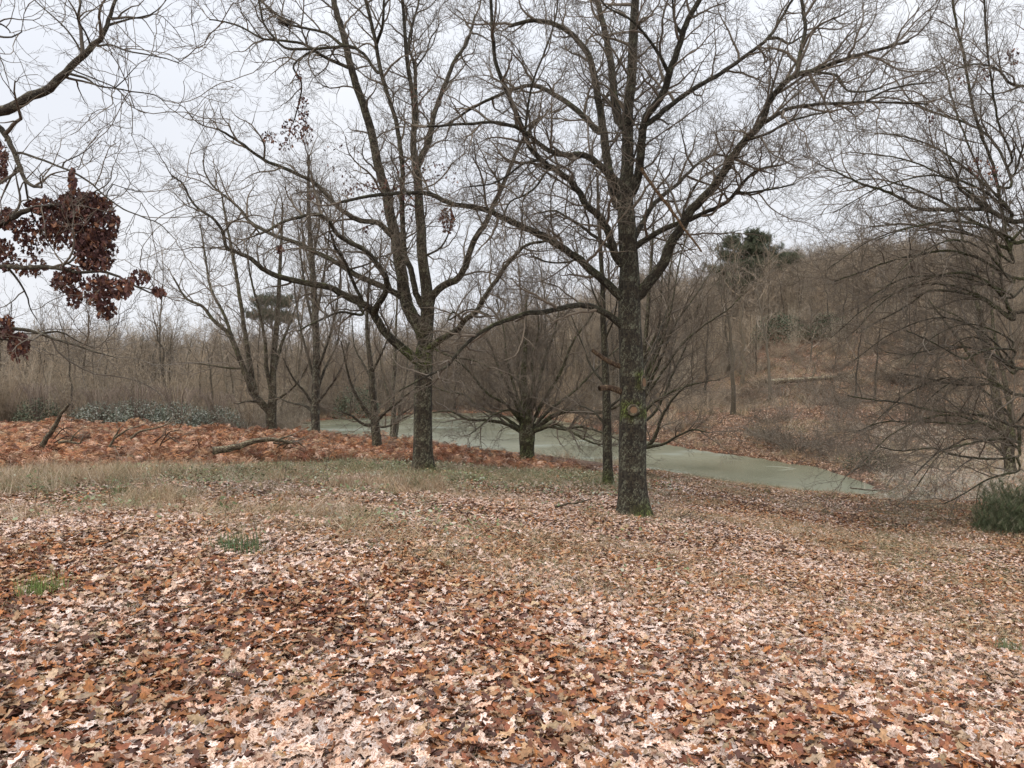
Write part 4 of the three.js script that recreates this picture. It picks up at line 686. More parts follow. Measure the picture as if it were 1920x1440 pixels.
{
  const leaves = [];   // [x, y, z, size, yaw, pitch, roll, shape, frosted, colour]
  const add = (x, z, size, lift) => {
    const fr = R2() < frostShare(x, z) + (z < -25 ? 0.18 : 0), pal = fr ? WHITE : BARE, g = 0.6 + 0.68 * R2(); let c = pal[Math.floor(R2() * pal.length)]; if (!fr && z > -6.5 + 2 * (R2() - 0.5) && R2() < 0.55) c = RUST[Math.floor(R2() * RUST.length)];
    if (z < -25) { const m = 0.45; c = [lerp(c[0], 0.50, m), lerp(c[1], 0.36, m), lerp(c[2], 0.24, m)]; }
    leaves.push([x, H(x, z) + lift, z, size, R2() * 6.28, (R2() - 0.5) * (R2() < 0.14 ? 1.9 : 0.62), (R2() - 0.5) * (R2() < 0.14 ? 1.9 : 0.62), R2(), fr, c.map((q) => q * g)]);
  };
  const bandOf = (d0, d1, per, px0, px1, s, keep) => { const n = Math.round((px1 - px0) / F * (d1 * d1 - d0 * d0) / 2 * per); for (let i = 0; i < n; i++) { const [x, z] = inSector(px0, px1, d0, d1, R2); if (keep && !keep(x, z)) continue; add(x, z, s * (0.7 + 0.6 * R2()), R2() * R2() * 0.05 + 0.006); } };
  const ok = (x, z) => { if (polyDist(POND, x, z) < 0.25) return false; const w = (fbm(x * 0.5, z * 0.5, 6, 3) - 0.5) * 4; if (polyDist(BRACKEN, x, z) + w < -0.3) return R2() < 0.25; if (polyDist(GREEN, x, z) + w < 0) return R2() < 0.35; if (polyDist(STRAW, x, z) + w < 0) return R2() < 0.8; return true; };
  bandOf(1.9, 4.5, 1500, -160, 2080, 0.108); bandOf(4.5, 7, 1500, -120, 2040, 0.092, ok); bandOf(7, 11, 1250, -100, 2020, 0.08, ok); bandOf(11, 17, 640, -100, 2020, 0.082, ok); bandOf(17, 25, 300, -60, 2000, 0.092, ok);
  bandOf(25, 36, 120, 1240, 2000, 0.115, (x, z) => polyDist(POND, x, z) > 0.1); bandOf(36, 60, 60, 1130, 2000, 0.13, (x, z) => polyDist(POND, x, z) > 0.1);
  leaves.sort((a, b) => (a[0] ** 2 + (a[2]) ** 2) - (b[0] ** 2 + b[2] ** 2));
  // the leaves nearest to hand, one by one
  const near = [], rest = [];
  for (const l of leaves) { const px = 960 + l[0] / -l[2] * F, d = -l[2]; if (near.length < 300 && d > 2.95 && px > 10 && px < 1910 && l[1] - H(l[0], l[2]) > 0.016) near.push(l); else rest.push(l); }
  const mats = [...BARE.map((c) => { const m = LEAF.clone(); m.color.setRGB(...c); return m; }), ...WHITE.map((c) => { const m = FROST.clone(); m.color.setRGB(...c); return m; })];
  for (const [x, y, z, s, ry, rx, rz, sh, fr] of near) {
    const m = mesh('fallen_leaf', leafShapes[Math.floor(sh * 5)], mats[fr ? BARE.length + Math.floor(sh * 97) % WHITE.length : Math.floor(sh * 97) % BARE.length], ground);
    m.position.set(x, y + 0.01, z); m.rotation.set(rx, ry, rz, 'YXZ'); m.scale.setScalar(s);
  }
  const g = stuff('leaf_litter', 'thick litter of frosted and rust brown oak leaves');
  for (const fr of [false, true]) for (const small of [false, true]) (small ? leafSmall : leafShapes).forEach((geo, k, all) => {
    const list = rest.filter((l) => l[8] === fr && (-l[2] > 9) === small && Math.floor(l[7] * all.length) === k).map((l) => [M4(l[0], l[1], l[2], l[4], l[3], l[3], l[5], l[6]), C3(...l[9])]);
    if (list.length) instanced('litter', geo, fr ? FROST : LEAF, list, g);
  });
  console.log('leaves', leaves.length);
}
// leaves that still hang on the trees
{
  const by = new Map();
  for (const c of leafClusters) {
    if (!by.has(c.root)) by.set(c.root, []);
    for (let i = 0; i < c.n * 3.6; i++) {
      const a = R2() * 6.28, q = Math.sqrt(R2()), p = P(c.x + Math.cos(a) * q * c.rx, c.y + Math.sin(a) * q * c.ry, c.d + (R2() + R2() - 1) * c.deep).sub(c.base); if (c.n > 50 && fbm(p.x * 4.5, p.y * 4.5, p.z * 2 + 5, 3) < 0.33 + 0.22 * q * q * q) continue;
      const t = R2(), k = 0.75 + 0.5 * R2(), col = t < 0.55 ? [0.10, 0.042, 0.04] : t < 0.84 ? [0.17, 0.072, 0.052] : [0.32, 0.155, 0.085];
      by.get(c.root).push([M4(p.x, p.y, p.z, R2() * 6.28, 0.05 + 0.03 * R2(), undefined, R2() * 2.6, (R2() - 0.5) * 2.8), C3(...col.map((x) => x * k))]);
    }
  }
  for (const [root, list] of by) { const m = instanced('hanging_leaves', leafWide, LEAF, list, root); m.userData.kind = 'stuff'; }
}

// ---------------------------------------------------------------- grass, bracken and other ground plants
function blades(seed, n, h, spread, wid, droop) {
  const R = rng(seed), pos = [], idx = [];
  for (let i = 0; i < n; i++) {
    const a = R() * 6.28, q = Math.sqrt(R()) * spread, x = Math.cos(a) * q * 0.5, z = Math.sin(a) * q * 0.5, b = R() * 6.28, l = h * (0.5 + 0.7 * R()), o = (R() - 0.3) * droop * l, dx = Math.cos(b), dz = Math.sin(b), w = wid * (0.7 + 0.6 * R()), k = pos.length / 3;
    for (let s = 0; s <= 3; s++) { const t = s / 3, r = o * t * t * 1.2, y = l * (t - 0.45 * Math.abs(o / l) * t * t), ww = w * (1 - t * 0.85); pos.push(x + dx * r - dz * ww, y - 0.01, z + dz * r + dx * ww, x + dx * r + dz * ww, y - 0.01, z + dz * r - dx * ww); if (s) { const m = k + s * 2; idx.push(m - 2, m - 1, m + 1, m - 2, m + 1, m); } }
  }
  const g = new THREE.BufferGeometry(); g.setAttribute('position', new THREE.Float32BufferAttribute(pos, 3)); g.setIndex(idx); g.computeVertexNormals(); return g;
}
const PLANT = new THREE.MeshStandardMaterial({ roughness: 0.85, side: THREE.DoubleSide });
{
  const tuft = [blades(1, 14, 0.15, 0.2, 0.0026, 1.6), blades(2, 9, 0.085, 0.26, 0.0024, 2.0), blades(4, 20, 0.27, 0.22, 0.0026, 1.5)], lists = tuft.map(() => []);
  const strawC = [[0.44, 0.33, 0.21], [0.50, 0.40, 0.28], [0.36, 0.26, 0.16], [0.58, 0.50, 0.40], [0.30, 0.21, 0.13]], greenC = [[0.17, 0.18, 0.085], [0.21, 0.22, 0.12], [0.28, 0.27, 0.18], [0.12, 0.14, 0.065]];
  const put = (k, x, z, s, pal) => { const c = pal[Math.floor(R2() * pal.length)], g = 0.8 + 0.4 * R2(); lists[k].push([M4(x, H(x, z), z, R2() * 6.28, s, undefined, (R2() - 0.5) * 1.5, (R2() - 0.5) * 1.5), C3(...c.map((q) => q * g))]); };
  const scatter = (poly, n, fn) => { const xs = poly.map((p) => p[0]), zs = poly.map((p) => p[1]), x0 = Math.min(...xs), x1 = Math.max(...xs), z0 = Math.min(...zs), z1 = Math.max(...zs); let i = 0, t = 0; while (i < n && t++ < n * 30) { const x = lerp(x0, x1, R2()), z = lerp(z0, z1, R2()), w = (fbm(x * 0.6, z * 0.6, 6, 3) - 0.5) * 6; if (R2() < sstep(2.0, -1.6, polyDist(poly, x, z) + w) && Math.abs(x / -z) < 0.74 && polyDist(POND, x, z) > 0.2) { fn(x, z); i++; } } };
  scatter(STRAW, 4200, (x, z) => { const c = fbm(x * 0.8, z * 0.8, 15, 3); if (c > 0.44 || R2() < 0.25) put(c > 0.6 ? 2 : c > 0.5 ? 0 : 1, x, z, 0.7 + 0.6 * R2(), R2() < 0.2 ? greenC : strawC); });
  scatter(GREEN, 5200, (x, z) => put(R2() < 0.3 ? 0 : 1, x, z, 0.8 + 0.8 * R2(), R2() < 0.25 ? strawC : greenC));
  // thin grass among the litter everywhere, in patches
  for (let i = 0; i < 90000; i++) { const [x, z] = inSector(-100, 2020, 2.3, 25, R2); if (polyDist(POND, x, z) < 0.15) continue; const c = fbm(x * 0.7 + 11, z * 0.7, 18, 3) + (-z > 7 ? 0.06 - 0.014 * Math.max(0, x) : 0.0); if (c < 0.46 + 0.12 * R2()) continue; put(R2() < 0.5 ? 1 : 0, x, z, (0.45 + 0.5 * R2()) * (-z < 7 ? 0.75 : 1), R2() < 0.34 ? greenC : strawC); }
  // the grassy lip along the near shore and the green grass on the way to the valley
  for (let i = 0; i < 3800; i++) { const [x, z] = inSector(1180, 1760, 16, 27, R2), s = polyDist(POND, x, z); if (s > 0.2 && s < 7 * R2()) put(R2() < 0.3 ? 0 : 1, x, z, 0.9 + 0.7 * R2(), R2() < 0.6 ? greenC : strawC); }
  for (let i = 0; i < 2600; i++) { const [x, z] = inSector(1640, 1990, 10, 20, R2); if (fbm(x, z, 22, 2) > 0.42) put(1, x, z, 0.8 + 0.6 * R2(), greenC); }
  for (let i = 0; i < 13000; i++) { const [x, z] = inSector(1000, 1960, 27, 60, R2), s = polyDist(POND, x, z); if (s > 0.3 && fbm(x * 0.5, z * 0.5, 25, 3) > 0.46) put(R2() < 0.6 ? 0 : 2, x, z, 1.2 + 0.9 * R2(), R2() < 0.2 ? greenC : strawC); }
  for (let i = 0; i < 1500; i++) { const [x, z] = inSector(560, 1150, 50, 68, R2), s = polyDist(POND, x, z); if (s > 0.1 && s < 6) put(2, x, z, 1.6 + R2(), strawC); }
  // frosted short grass on the dry valley floor past the tip of the pond
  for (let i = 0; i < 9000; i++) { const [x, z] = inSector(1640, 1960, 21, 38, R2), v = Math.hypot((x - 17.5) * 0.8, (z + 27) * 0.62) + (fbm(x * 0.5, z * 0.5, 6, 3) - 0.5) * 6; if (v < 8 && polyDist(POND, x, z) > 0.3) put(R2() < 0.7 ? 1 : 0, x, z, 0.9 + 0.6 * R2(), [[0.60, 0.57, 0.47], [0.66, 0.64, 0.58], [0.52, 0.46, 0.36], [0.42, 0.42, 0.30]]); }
  const g = stuff('grass', 'thin frosted straw and green grass between the leaves'); tuft.forEach((t, k) => instanced('tufts', t, PLANT, lists[k], g));
}
const OVAL = oval(6);
{
  const list = []; let i = 0;
  while (i++ < 30000) {
    const [x, z] = inSector(-80, 1300, 8, 22, R2), w = (fbm(x * 0.7, z * 0.7, 46, 3) - 0.5), inG = polyDist(GREEN, x, z), inS = polyDist(STRAW, x, z), p = inG < 0.8 ? (w > -0.06 ? 0.9 : 0.25) : inS < 1 ? (w > 0.05 ? 0.55 : 0.04) : w > 0.14 ? 0.2 : 0;
    if (R2() > p) continue;
    const f = R2(), g = 0.7 + 0.6 * R2(), c = f < 0.5 ? [0.15, 0.185, 0.085] : f < 0.75 ? [0.22, 0.25, 0.15] : f < 0.9 ? [0.34, 0.36, 0.28] : [0.36, 0.28, 0.15];
    list.push([M4(x, H(x, z) + 0.02 + 0.14 * R2() * R2() * (1 + w), z, R2() * 6.28, 0.035 + 0.04 * R2(), undefined, (R2() - 0.5) * 1.4, (R2() - 0.5) * 1.4), C3(...c.map((q) => q * g))]);
  }
  const g = stuff('ground_cover', 'low creeping green bramble leaves around the oaks'); instanced('creeping_leaves', OVAL, PLANT, list, g);
}
function frond(seed, L, n) {   // one collapsed bracken frond: a bent stalk with paired drooping pinnae
  const R = rng(seed), pos = [], idx = [], tri = (a, b, c) => { const k = pos.length / 3; pos.push(...a, ...b, ...c); idx.push(k, k + 1, k + 2); };
  const at = (t) => [0.06 * Math.sin(t * 5 + seed), 0.42 * L * Math.sin(Math.min(1, t * 1.15) * 2.6) * (1 - 0.2 * t), t * L * 0.85];
  for (let i = 0; i < n; i++) {
    const t = i / n, a = at(t), b = at((i + 1) / n), w = 0.005; tri([a[0] - w, a[1], a[2]], [a[0] + w, a[1], a[2]], [b[0], b[1], b[2]]);
    if (i < 2) continue;
    for (const s of [-1, 1]) {
      const l = L * 0.42 * Math.sin(Math.PI * Math.min(1, 0.25 + 0.75 * t)) * (0.6 + 0.6 * R()), tip = [a[0] + s * l * 0.85, a[1] - l * (0.15 + 0.6 * R()), a[2] + l * (0.2 + 0.3 * R())], wd = L * 0.026;
      const mid = [(a[0] + tip[0]) / 2, (a[1] + tip[1]) / 2 + l * 0.14 * R(), (a[2] + tip[2]) / 2];
      tri([a[0], a[1], a[2] - wd * 0.4], [mid[0], mid[1] + wd * 0.5 * (R() - 0.5), mid[2] - wd], [mid[0], mid[1], mid[2] + wd]); tri([mid[0], mid[1], mid[2] - wd], tip, [mid[0], mid[1] + wd * (R() - 0.5), mid[2] + wd]);
      tri(mid, [mid[0] + s * wd * 0.6, mid[1] - wd * 1.6, mid[2] + wd * 1.6], [mid[0] + s * wd * 1.4, mid[1] - wd, mid[2]]);
    }
  }
  const g = new THREE.BufferGeometry(); g.setAttribute('position', new THREE.Float32BufferAttribute(pos, 3)); g.setIndex(idx); g.computeVertexNormals(); return g;
}
{
  const shapes = [frond(1, 0.42, 10), frond(2, 0.36, 9), frond(5, 0.5, 11)], lists = shapes.map(() => []);
  const pal = [[0.48, 0.225, 0.10], [0.52, 0.27, 0.14], [0.42, 0.31, 0.20], [0.11, 0.055, 0.038], [0.30, 0.12, 0.065], [0.54, 0.33, 0.22], [0.15, 0.065, 0.042], [0.60, 0.42, 0.32], [0.34, 0.20, 0.11], [0.20, 0.09, 0.05]];
  let n = 0; while (n < 110000) {
    const [x, z] = inSector(-80, 1100, 15.5, 37, R2), w = (fbm(x * 0.6, z * 0.6, 6, 3) - 0.5) * 2.2; n++;
    if (polyDist(BRACKEN, x, z) + w > 0.2 || polyDist(POND, x, z) < 0.4) continue;
    const hump = fbm(x * 0.55, z * 0.55, 31, 3), edge = -polyDist(BRACKEN, x, z); if (R2() > 0.12 + 1.1 * sstep(-0.6, 2.2, edge + 3 * (hump - 0.5)) * sstep(0.25, 0.42, fbm(x * 1.1, z * 1.1, 33, 2))) continue; const s = 0.5 + 0.6 * hump, c = pal[Math.floor(R2() * pal.length)], g = 0.7 + 0.6 * R2();
    lists[Math.floor(R2() * 3)].push([M4(x, H(x, z) + Math.max(0, 0.02 + (hump - 0.38) * 0.9) * R2(), z, R2() * 6.28, s * (0.6 + 0.5 * R2()), undefined, -0.9 + R2() * 1.5, (R2() - 0.5) * 2.0), C3(...c.map((q) => q * g))]);
  }
  const g = stuff('bracken', 'rust red mat of collapsed bracken fronds'); shapes.forEach((t, k) => instanced('fronds', t, PLANT, lists[k], g));
}
// bramble mounds with small pale frosted leaves, and other leafy evergreens
function oval(n = 5) { const pos = [0, 0, 0], idx = []; for (let i = 0; i <= n; i++) { const a = i / n * Math.PI * 2; pos.push(Math.sin(a) * 0.32, 0.07 * Math.cos(a * 2), 0.5 - 0.5 * Math.cos(a)); if (i) idx.push(0, i, i + 1); } pos[2] = 0.5; const g = new THREE.BufferGeometry(); g.setAttribute('position', new THREE.Float32BufferAttribute(pos, 3)); g.setIndex(idx); g.computeVertexNormals(); return g; }
function mound(name, label, category, p, rx, ry, rz, n, size, pal, canes, group, tall = 0) {
  const t = thing(name, label, category, p, group), list = [], R = rng(Math.round(p.x * 31 + p.z * 17 + 9999)), b = new Buf();
  for (let i = 0; i < n; i++) {
    const a = R() * 6.28, e = Math.asin(R()), q = 0.72 + 0.32 * R() + 0.25 * (fbm(Math.cos(a) * 2 + p.x, Math.sin(a) * 2 + p.z, e * 2, 3) - 0.5), x = Math.cos(a) * Math.cos(e) * rx * q, z = Math.sin(a) * Math.cos(e) * rz * q, y = Math.sin(e) * ry * q + tall;
    const c = pal[Math.floor(R() * pal.length)], g = 0.75 + 0.5 * R(); list.push([M4(x, y, z, R() * 6.28, size * (0.6 + 0.8 * R()), undefined, (R() - 0.5) * 2.2, (R() - 0.5) * 2), C3(...c.map((v) => v * g))]);
  }
  for (let i = 0; i < canes; i++) { const a = R() * 6.28, l = 0.75 + 0.4 * R(), pts = []; for (let k = 0; k <= 6; k++) { const s = k / 6; pts.push(V(Math.cos(a) * rx * l * s, Math.max(-0.05, ry * (1.25 + 0.2 * R()) * Math.sin(s * 2.7) * (0.8 + 0.3 * l)) - 0.04, Math.sin(a) * rz * l * s)); } b.tube(pts, pts.map((_, k) => 0.011 - 0.001 * k), 3, [0.2, 0.16, 0.13]); }
  if (canes) mesh('canes', b.geo(), TWIG, t, 'stuff');
  const m = instanced('foliage', OVAL, PLANT, list, t); m.userData.kind = 'stuff'; return t;
}
const FROSTED = [[0.19, 0.22, 0.175], [0.26, 0.285, 0.245], [0.12, 0.145, 0.105], [0.35, 0.37, 0.335], [0.09, 0.115, 0.08]], DARKG = [[0.055, 0.075, 0.042], [0.075, 0.095, 0.055], [0.04, 0.055, 0.034], [0.115, 0.13, 0.085]];
for (const [px, d, rx, ry, n, label, pal] of [[70, 36.5, 1.2, 1.45, 1300, 'dark green bramble mound below the leaning dead bough', DARKG], [185, 37.5, 1.5, 1.35, 2000, 'grey frosted bramble mound behind the fan of pale shoots', FROSTED], [262, 37, 1.6, 1.55, 2400, 'tallest frost-whitened bramble mound at the foot of the wood', FROSTED], [335, 37.2, 1.7, 1.5, 2400, 'broad frosted bramble mound in the middle of the row', FROSTED], [405, 37.8, 1.5, 1.35, 2000, 'frosted bramble mound ending the row near the leaning tree', FROSTED], [535, 47, 1.1, 0.8, 700, 'small dark bramble mound at the pond end', DARKG]])
  mound('bramble_mound', label, 'bramble', onGround(px, d), rx, ry, rx, n * 1.6, 0.075, pal, 60);
for (const [px, d, rx, ry, n, label] of [[1462, 64, 2.6, 2.6, 1500, 'dark ivy-green thicket on the hillside among bare trees'], [1552, 62, 1.8, 2.2, 1100, 'narrow dark evergreen thicket higher on the hillside'], [668, 60, 2.0, 3.0, 1300, 'dark holly-like evergreen across the pond']])
  mound('evergreen_shrub', label, 'shrub', onGround(px, d), rx, ry, rx, n * 2, 0.13, DARKG, 0);
mound('low_bramble', 'low green bramble clump between the frosty brush and the bank', 'bramble', onGround(1626, 28.5), 0.9, 0.7, 0.8, 600, 0.07, DARKG, 16);
// broom: a mass of fine upright green shoots
{
  const p = onGround(1935, 16.5), t = thing('broom_bush', 'dark green feathery bush beneath the tall sweeping tree', 'bush', p), sh = blades(41, 9, 0.3, 0.06, 0.003, 0.7), list = [], R = rng(404);
  for (let i = 0; i < 3000; i++) {
    const lobe = [[0, 0, 1], [-0.75, 0.2, 0.72], [0.6, -0.3, 1.2], [0.3, 0.6, 0.8], [-0.35, -0.4, 0.95]][i % 5], a = R() * 6.28, e = Math.asin(R()), q = Math.pow(R(), 0.4) * (0.75 + 0.5 * fbm(Math.cos(a) * 2 + i % 5, Math.sin(a) * 2, e * 2, 3)), x = lobe[0] + Math.cos(a) * Math.cos(e) * 0.62 * q, z = lobe[1] + Math.sin(a) * Math.cos(e) * 0.62 * q, y = Math.sin(e) * 1.15 * lobe[2] * q;
    const g = 0.6 + 0.8 * R(), w = R() < 0.2; list.push([M4(x, y, z, R() * 6.28, 0.55 + 0.5 * R(), undefined, (R() - 0.5) * 1.5, (R() - 0.5) * 1.5), w ? C3(0.16 * g, 0.165 * g, 0.11 * g) : C3(0.075 * g, 0.10 * g, 0.05 * g)]);
  }
  const m = instanced('shoots', sh, PLANT, list, t); m.userData.kind = 'stuff';
  const b = new Buf(); for (let i = 0; i < 26; i++) { const a = R() * 6.28, q = R(); b.tube([V(0, -0.05, 0), V(Math.cos(a) * q * 0.5, 0.5, Math.sin(a) * q * 0.5), V(Math.cos(a) * q, 0.75 + 0.3 * R(), Math.sin(a) * q)], [0.02, 0.013, 0.006], 4, [0.1, 0.1, 0.07]); } mesh('stems', b.geo(), TWIG, t, 'stuff');
}
// evergreen tuft and young plants in the leaf field
for (const [px, d, s, c, label] of [[442, 7.15, 1.15, [0.10, 0.15, 0.07], 'dark green grass tuft among leaves by a thin upright twig'], [78, 5.6, 0.8, [0.17, 0.24, 0.07], 'bright green grass tuft poking through frosted leaves'], [1900, 6.9, 0.7, [0.15, 0.19, 0.10], 'small grey-green tuft in the leaves near the slope'], [225, 11.3, 0.9, [0.12, 0.16, 0.07], 'green tuft beside the pale grass clump']]) {
  const t = thing('grass_tuft', label, 'grass tuft', onGround(px, d)), m = new THREE.InstancedMesh(blades(51, 26, 0.2, 0.3, 0.0035, 1.2), PLANT, 9), R = rng(px); m.name = 'blades'; m.castShadow = m.receiveShadow = true; m.userData.kind = 'stuff';
  for (let i = 0; i < 9; i++) { const g = 0.75 + 0.5 * R(); m.setMatrixAt(i, M4((R() - 0.5) * 0.28 * s, 0, (R() - 0.5) * 0.2 * s, R() * 6.28, s * (0.8 + 0.4 * R()))); m.setColorAt(i, C3(c[0] * g, c[1] * g, c[2] * g)); } t.add(m);
}
for (const [px, d, h, n, label] of [[485, 7.4, 0.42, 7, 'thin upright brown twig by the dark green tuft'], [60, 9.6, 0.55, 16, 'young plant with dull green leaves in the pale grass'], [205, 10.6, 0.4, 12, 'short seedling with green leaves in the pale grass'], [420, 8.9, 0.35, 9, 'yellowish seedling among the frosted leaves'], [530, 13.6, 0.6, 0, 'dead leaning stalk near the bracken edge'], [958, 5.1, 0.24, 0, 'bare thin twig standing in the open litter'], [680, 5.6, 0.2, 0, 'short bare twig standing in the litter']]) {
  const p = onGround(px, d), t = thing('seedling', label, 'plant', p), b = new Buf(), R = rng(px * 7), pts = [], list = []; const lx = (R() - 0.5) * 0.4, lz = (R() - 0.5) * 0.3;
  for (let k = 0; k <= 6; k++) { const s = k / 6; pts.push(V(lx * h * s + (R() - 0.5) * 0.015, h * s - 0.03, lz * h * s)); } b.tube(pts, pts.map((_, k) => 0.0055 - 0.0006 * k), 4, [0.13, 0.09, 0.06]);
  sprout(b, pts, pts.map(() => 0.004), [{ gap: 0.09, len: [0.06, 0.2], ang: [0.5, 1], up: 0.1, lift: 0.1, r: 0.003, segs: 3, turn: 0.4, min: 0.0015 }], 0, R, 0.3, 0.9);
  mesh('stem', b.geo(), TWIG, t);
  for (let i = 0; i < n; i++) { const s = 0.35 + 0.65 * R(), l = mesh('leaf', leafShapes[Math.floor(R() * 5)], n > 8 ? leafGreen() : LEAFBROWN(), t); l.position.set(lx * h * s + (R() - 0.5) * 0.22, h * s, lz * h * s + (R() - 0.5) * 0.22); l.rotation.set(R() - 0.2, R() * 6.28, R() - 0.5); l.scale.setScalar(0.05 + 0.045 * R()); }
}
function leafGreen() { leafGreen.m ??= (() => { const m = LEAF.clone(); m.color.setRGB(0.13, 0.16, 0.07); return m; })(); return leafGreen.m; }
function LEAFBROWN() { LEAFBROWN.m ??= (() => { const m = LEAF.clone(); m.color.setRGB(0.2, 0.11, 0.06); return m; })(); return LEAFBROWN.m; }

// ---------------------------------------------------------------- pine on the hill and a conifer in the left wood
function pine(label, p, h, tiers, name) {
  const t = thing(name, label, 'tree', p), R = rng(Math.round(h * 100 + p.x * 10)), b = new Buf(), list = [], pts = []; for (let i = 0; i <= 10; i++) pts.push(V((R() - 0.5) * 0.15, h * i / 10 - 0.2, (R() - 0.5) * 0.15));
  b.tube(pts, pts.map((_, i) => 0.2 * (1.05 - i / 10)), 9, [0.16, 0.12, 0.09]); mesh('trunk', b.geo(), WOODMAT, t);
  const br = new Buf();
  for (const [y, r, n, ox] of tiers) for (let i = 0; i < n; i++) {
    const a = R() * 6.28, q = r * (0.55 + 0.5 * R()), e = V(Math.cos(a) * q + (ox ?? 0), y + (R() - 0.3) * 0.9, Math.sin(a) * q * 0.9), s0 = V(0, y - 0.7 - q * 0.25, 0); br.tube([s0, s0.clone().lerp(e, 0.5).add(V(0, 0.1, 0)), e], [0.06, 0.04, 0.02], 5, [0.14, 0.11, 0.09]);
    for (let k = 0; k < 46; k++) { const w = Math.pow(R(), 0.5), c = s0.clone().lerp(e, 0.45 + 0.6 * w), g = 0.7 + 0.6 * R(); list.push([M4(c.x + (R() - 0.5) * 1.3, c.y + (R() - 0.5) * 0.7 + 0.15, c.z + (R() - 0.5) * 1.3, R() * 6.28, 1.0 + 0.7 * R(), undefined, (R() - 0.5) * 1.8, (R() - 0.5) * 1.8), C3(0.085 * g, 0.10 * g, 0.06 * g)]); }
  }
  mesh('branches', br.geo(), WOODMAT, t, 'stuff'); const m = instanced('crown', blades(61, 16, 0.34, 0.22, 0.012, 0.6), PLANT, list, t); m.userData.kind = 'stuff';
}
{ const p = onGround(1392, 78); pine('dark green flat-topped pine rising over the hillside wood', p, P(1392, 440, 78).y - p.y, [[P(0, 455, 78).y - p.y, 2.3, 16], [P(0, 480, 78).y - p.y, 3.2, 20], [P(0, 508, 78).y - p.y, 3.8, 20], [P(0, 535, 78).y - p.y, 3.6, 16], [P(0, 488, 78).y - p.y, 1.8, 12, 3.6]], 'pine_tree'); }
{ const p = onGround(512, 82); pine('dull green rounded conifer standing out of the wood beyond the leaning tree', p, P(512, 555, 82).y - p.y, [[P(0, 570, 82).y - p.y, 1.8, 10], [P(0, 595, 82).y - p.y, 2.4, 12]], 'conifer_tree'); }

// ---------------------------------------------------------------- fallen wood
function restDepth(px, py, lift, d0) { for (let d = d0; d < d0 + 16; d += 0.1) { const p = P(px, py, d); if (p.y <= H(p.x, p.z) + lift) return d; } return d0 + 6; }
function deadwood(name, label, d, runs, o = {}) {
  if (o.on !== undefined) d = restDepth(runs[0][2], runs[0][3], o.on, 9);   // runs: [width in m at start, at end, px, py, ...] lying or leaning at distance d
  const at = (x, y, i) => P(x, y, d + (o.dz ?? 0) * i), xy = runs[0], base = at(xy[2], xy[3], 0), t = thing(name, label, 'branch', base), R = rng(Math.round(xy[2] * 3 + xy[3])), tw = new Buf();
  runs.forEach((r, n) => {
    const raw = []; for (let i = 2; i < r.length; i += 2) { const q = at(r[i], r[i + 1], (i - 2) / 2); if (o.lie) q.y = Math.max(q.y, H(q.x, q.z) + 0.02); raw.push(q.sub(base)); }
    const pts = smooth(raw, 0.1, R, 0.02), b = new Buf(), rad = pts.map((_, i) => lerp(r[0], r[1], i / (pts.length - 1)) / 2); b.tube(pts, rad, 9, o.col ?? [1.3, 1.15, 1.0], { uv: true, cap: true });
    mesh(n ? 'side_branch' : 'bough', b.geo(), LIMB, t);
    if (o.twigs) sprout(tw, pts, rad, [{ gap: o.twigs, len: [0.2, 0.9], ang: [0.4, 1.1], up: 0.1, lift: 0.05, r: 0.011, segs: 4, turn: 0.5, min: 0.004 }, { gap: 0.2, len: [0.1, 0.4], ang: [0.4, 1], up: 0, lift: 0, r: 0.005, segs: 2, turn: 0.5, min: 0.003 }], 0, R, 0.2, o.bright ?? 1.4);
  });
  if (tw.i.length) mesh('twigs', tw.geo(), TWIG, t, 'stuff');
}
deadwood('fallen_bough', 'long grey fallen bough resting across the bracken', 21.5, [[0.16, 0.06, 398, 845, 425, 842, 450, 836, 475, 828, 500, 824, 525, 826, 548, 830], [0.05, 0.02, 520, 826, 535, 820, 550, 815]], { dz: 0.1, twigs: 0.5, on: 0.5 });
deadwood('leaning_bough', 'dark dead bough sticking up out of the bracken at a slant', 25, [[0.14, 0.07, 78, 836, 92, 815, 105, 795, 115, 775, 130, 757]], { col: [0.9, 0.8, 0.7], on: 0.42 });
deadwood('dead_branch', 'pale curved dead branch in the bracken beside a dark slanting bough', 24, [[0.08, 0.03, 110, 830, 130, 828, 148, 832, 155, 822], [0.05, 0.02, 132, 828, 140, 815, 150, 805]], { twigs: 0.4, on: 0.5 });
deadwood('dead_branch', 'whitish forked dead branch standing in the middle of the bracken', 26, [[0.07, 0.03, 205, 838, 215, 820, 225, 802], [0.06, 0.025, 215, 822, 240, 806, 262, 798], [0.04, 0.02, 205, 836, 225, 838]], { twigs: 0.35, bright: 1.8, on: 0.4 });
deadwood('dead_branch', 'thin pale dead branch arching low over bracken near dark brushwood', 26.5, [[0.07, 0.02, 245, 822, 265, 808, 290, 803, 312, 796, 330, 788]], { twigs: 0.35, bright: 1.7, on: 0.5 });
deadwood('brushwood_heap', 'heap of dark brushwood at the tip of the long fallen bough', 22, [[0.05, 0.02, 520, 838, 540, 828, 560, 838], [0.05, 0.02, 530, 842, 550, 826, 575, 842], [0.05, 0.02, 512, 830, 535, 832, 565, 824], [0.04, 0.02, 525, 848, 545, 838, 580, 850]], { twigs: 0.14, bright: 0.9, col: [0.7, 0.55, 0.45], on: 0.45 });
deadwood('brushwood_heap', 'small tangle of dark red brushwood in the bracken', 25, [[0.04, 0.02, 290, 830, 310, 815, 330, 828], [0.04, 0.02, 300, 836, 318, 810, 335, 806], [0.04, 0.02, 305, 830, 325, 820, 345, 826]], { twigs: 0.13, bright: 0.75, col: [0.7, 0.4, 0.32], on: 0.45 });
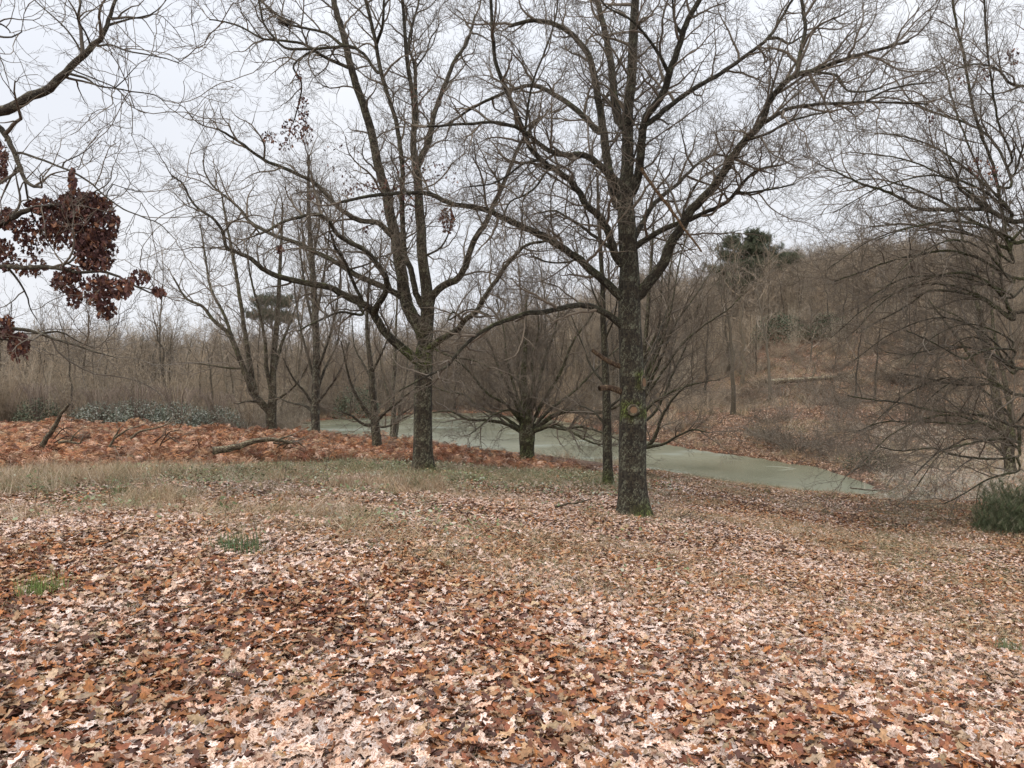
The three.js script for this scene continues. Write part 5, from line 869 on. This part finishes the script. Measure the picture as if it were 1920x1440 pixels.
deadwood('brushwood_heap', 'dark brushwood tangle at the foot of the slanting bough', 24.5, [[0.04, 0.02, 85, 826, 105, 800, 130, 815], [0.04, 0.02, 95, 830, 118, 805, 140, 800], [0.04, 0.02, 100, 832, 125, 818, 150, 822]], { twigs: 0.13, bright: 0.75, col: [0.7, 0.42, 0.34], on: 0.45 });
deadwood('fallen_sticks', 'dark fallen sticks on the litter beside the mossy oak foot', 12.9, [[0.05, 0.02, 1222, 968, 1245, 973, 1270, 974, 1305, 978], [0.05, 0.02, 1250, 985, 1262, 992, 1280, 990, 1300, 1000], [0.035, 0.015, 1262, 990, 1285, 998, 1300, 994], [0.03, 0.01, 1235, 978, 1260, 970, 1290, 968]], { lie: true, on: 0.04, twigs: 0.3, col: [0.6, 0.52, 0.48], bright: 0.7 });
deadwood('fallen_stick', 'thin stick lying in the litter before the slim dark trunk', 14.6, [[0.045, 0.02, 1040, 950, 1070, 944, 1090, 942, 1108, 934]], { lie: true, on: 0.04, twigs: 0.4, col: [0.8, 0.7, 0.6] });
deadwood('fallen_stick', 'short pale stick on the leaves before the many-stemmed oak', 15.2, [[0.04, 0.02, 896, 924, 915, 928, 938, 934]], { lie: true, on: 0.04 });
deadwood('fallen_log', 'long weathered fallen trunk lying across the hillside', 49, [[0.42, 0.2, 1436, 718, 1470, 714, 1505, 712, 1545, 709, 1600, 706], [0.14, 0.05, 1520, 711, 1528, 695, 1526, 680], [0.12, 0.05, 1490, 714, 1505, 724, 1512, 732], [0.12, 0.04, 1555, 709, 1585, 700, 1610, 690]], { twigs: 0.6, bright: 1.5, col: [1.4, 1.25, 1.1] });
deadwood('frosty_brush', 'pile of pale frosted brushwood at the pond tip', 23.4, [[0.06, 0.03, 1595, 915, 1625, 918, 1650, 920, 1680, 922], [0.05, 0.02, 1620, 928, 1660, 925, 1700, 912, 1712, 892], [0.05, 0.02, 1670, 920, 1690, 905, 1700, 885], [0.05, 0.02, 1640, 932, 1680, 930, 1715, 932], [0.04, 0.02, 1660, 915, 1672, 895, 1690, 880]], { twigs: 0.16, bright: 2.6, col: [2.0, 1.95, 1.9] });
deadwood('pond_branch', 'dark branch dipping from the bank into the pond', 26.5, [[0.09, 0.03, 1618, 872, 1600, 882, 1585, 893]], { col: [0.7, 0.62, 0.55] });
{ // a nest of twigs in the fork of the oak
  const p = P(535, 41, 18.6), t = thing('bird_nest', 'small dark twig nest in the high outer boughs of the oak', 'nest', p), b = new Buf(), R = rng(909);
  for (let i = 0; i < 150; i++) { const a = R() * 6.28, r = 0.11 + 0.05 * R(), y = -0.07 + 0.15 * R(), q = V(Math.cos(a) * r, y, Math.sin(a) * r), e = q.clone().add(V(-Math.sin(a) * 0.16 + (R() - 0.5) * 0.1, (R() - 0.5) * 0.1, Math.cos(a) * 0.16 + (R() - 0.5) * 0.1)); b.tube([q, q.clone().lerp(e, 0.5).multiplyScalar(1.05), e], [0.005, 0.005, 0.003], 3, [0.06, 0.05, 0.042]); }
  const bowl = new THREE.SphereGeometry(0.13, 14, 8, 0, 6.3, Math.PI * 0.5, Math.PI * 0.5); bowl.scale(1, 0.75, 1); mesh('cup', bowl, new THREE.MeshStandardMaterial({ color: 0x2a241f, roughness: 1, side: THREE.DoubleSide }), t); mesh('twigs', b.geo(), TWIG, t, 'stuff');
}
console.log('done');
renderer.render(scene, camera);
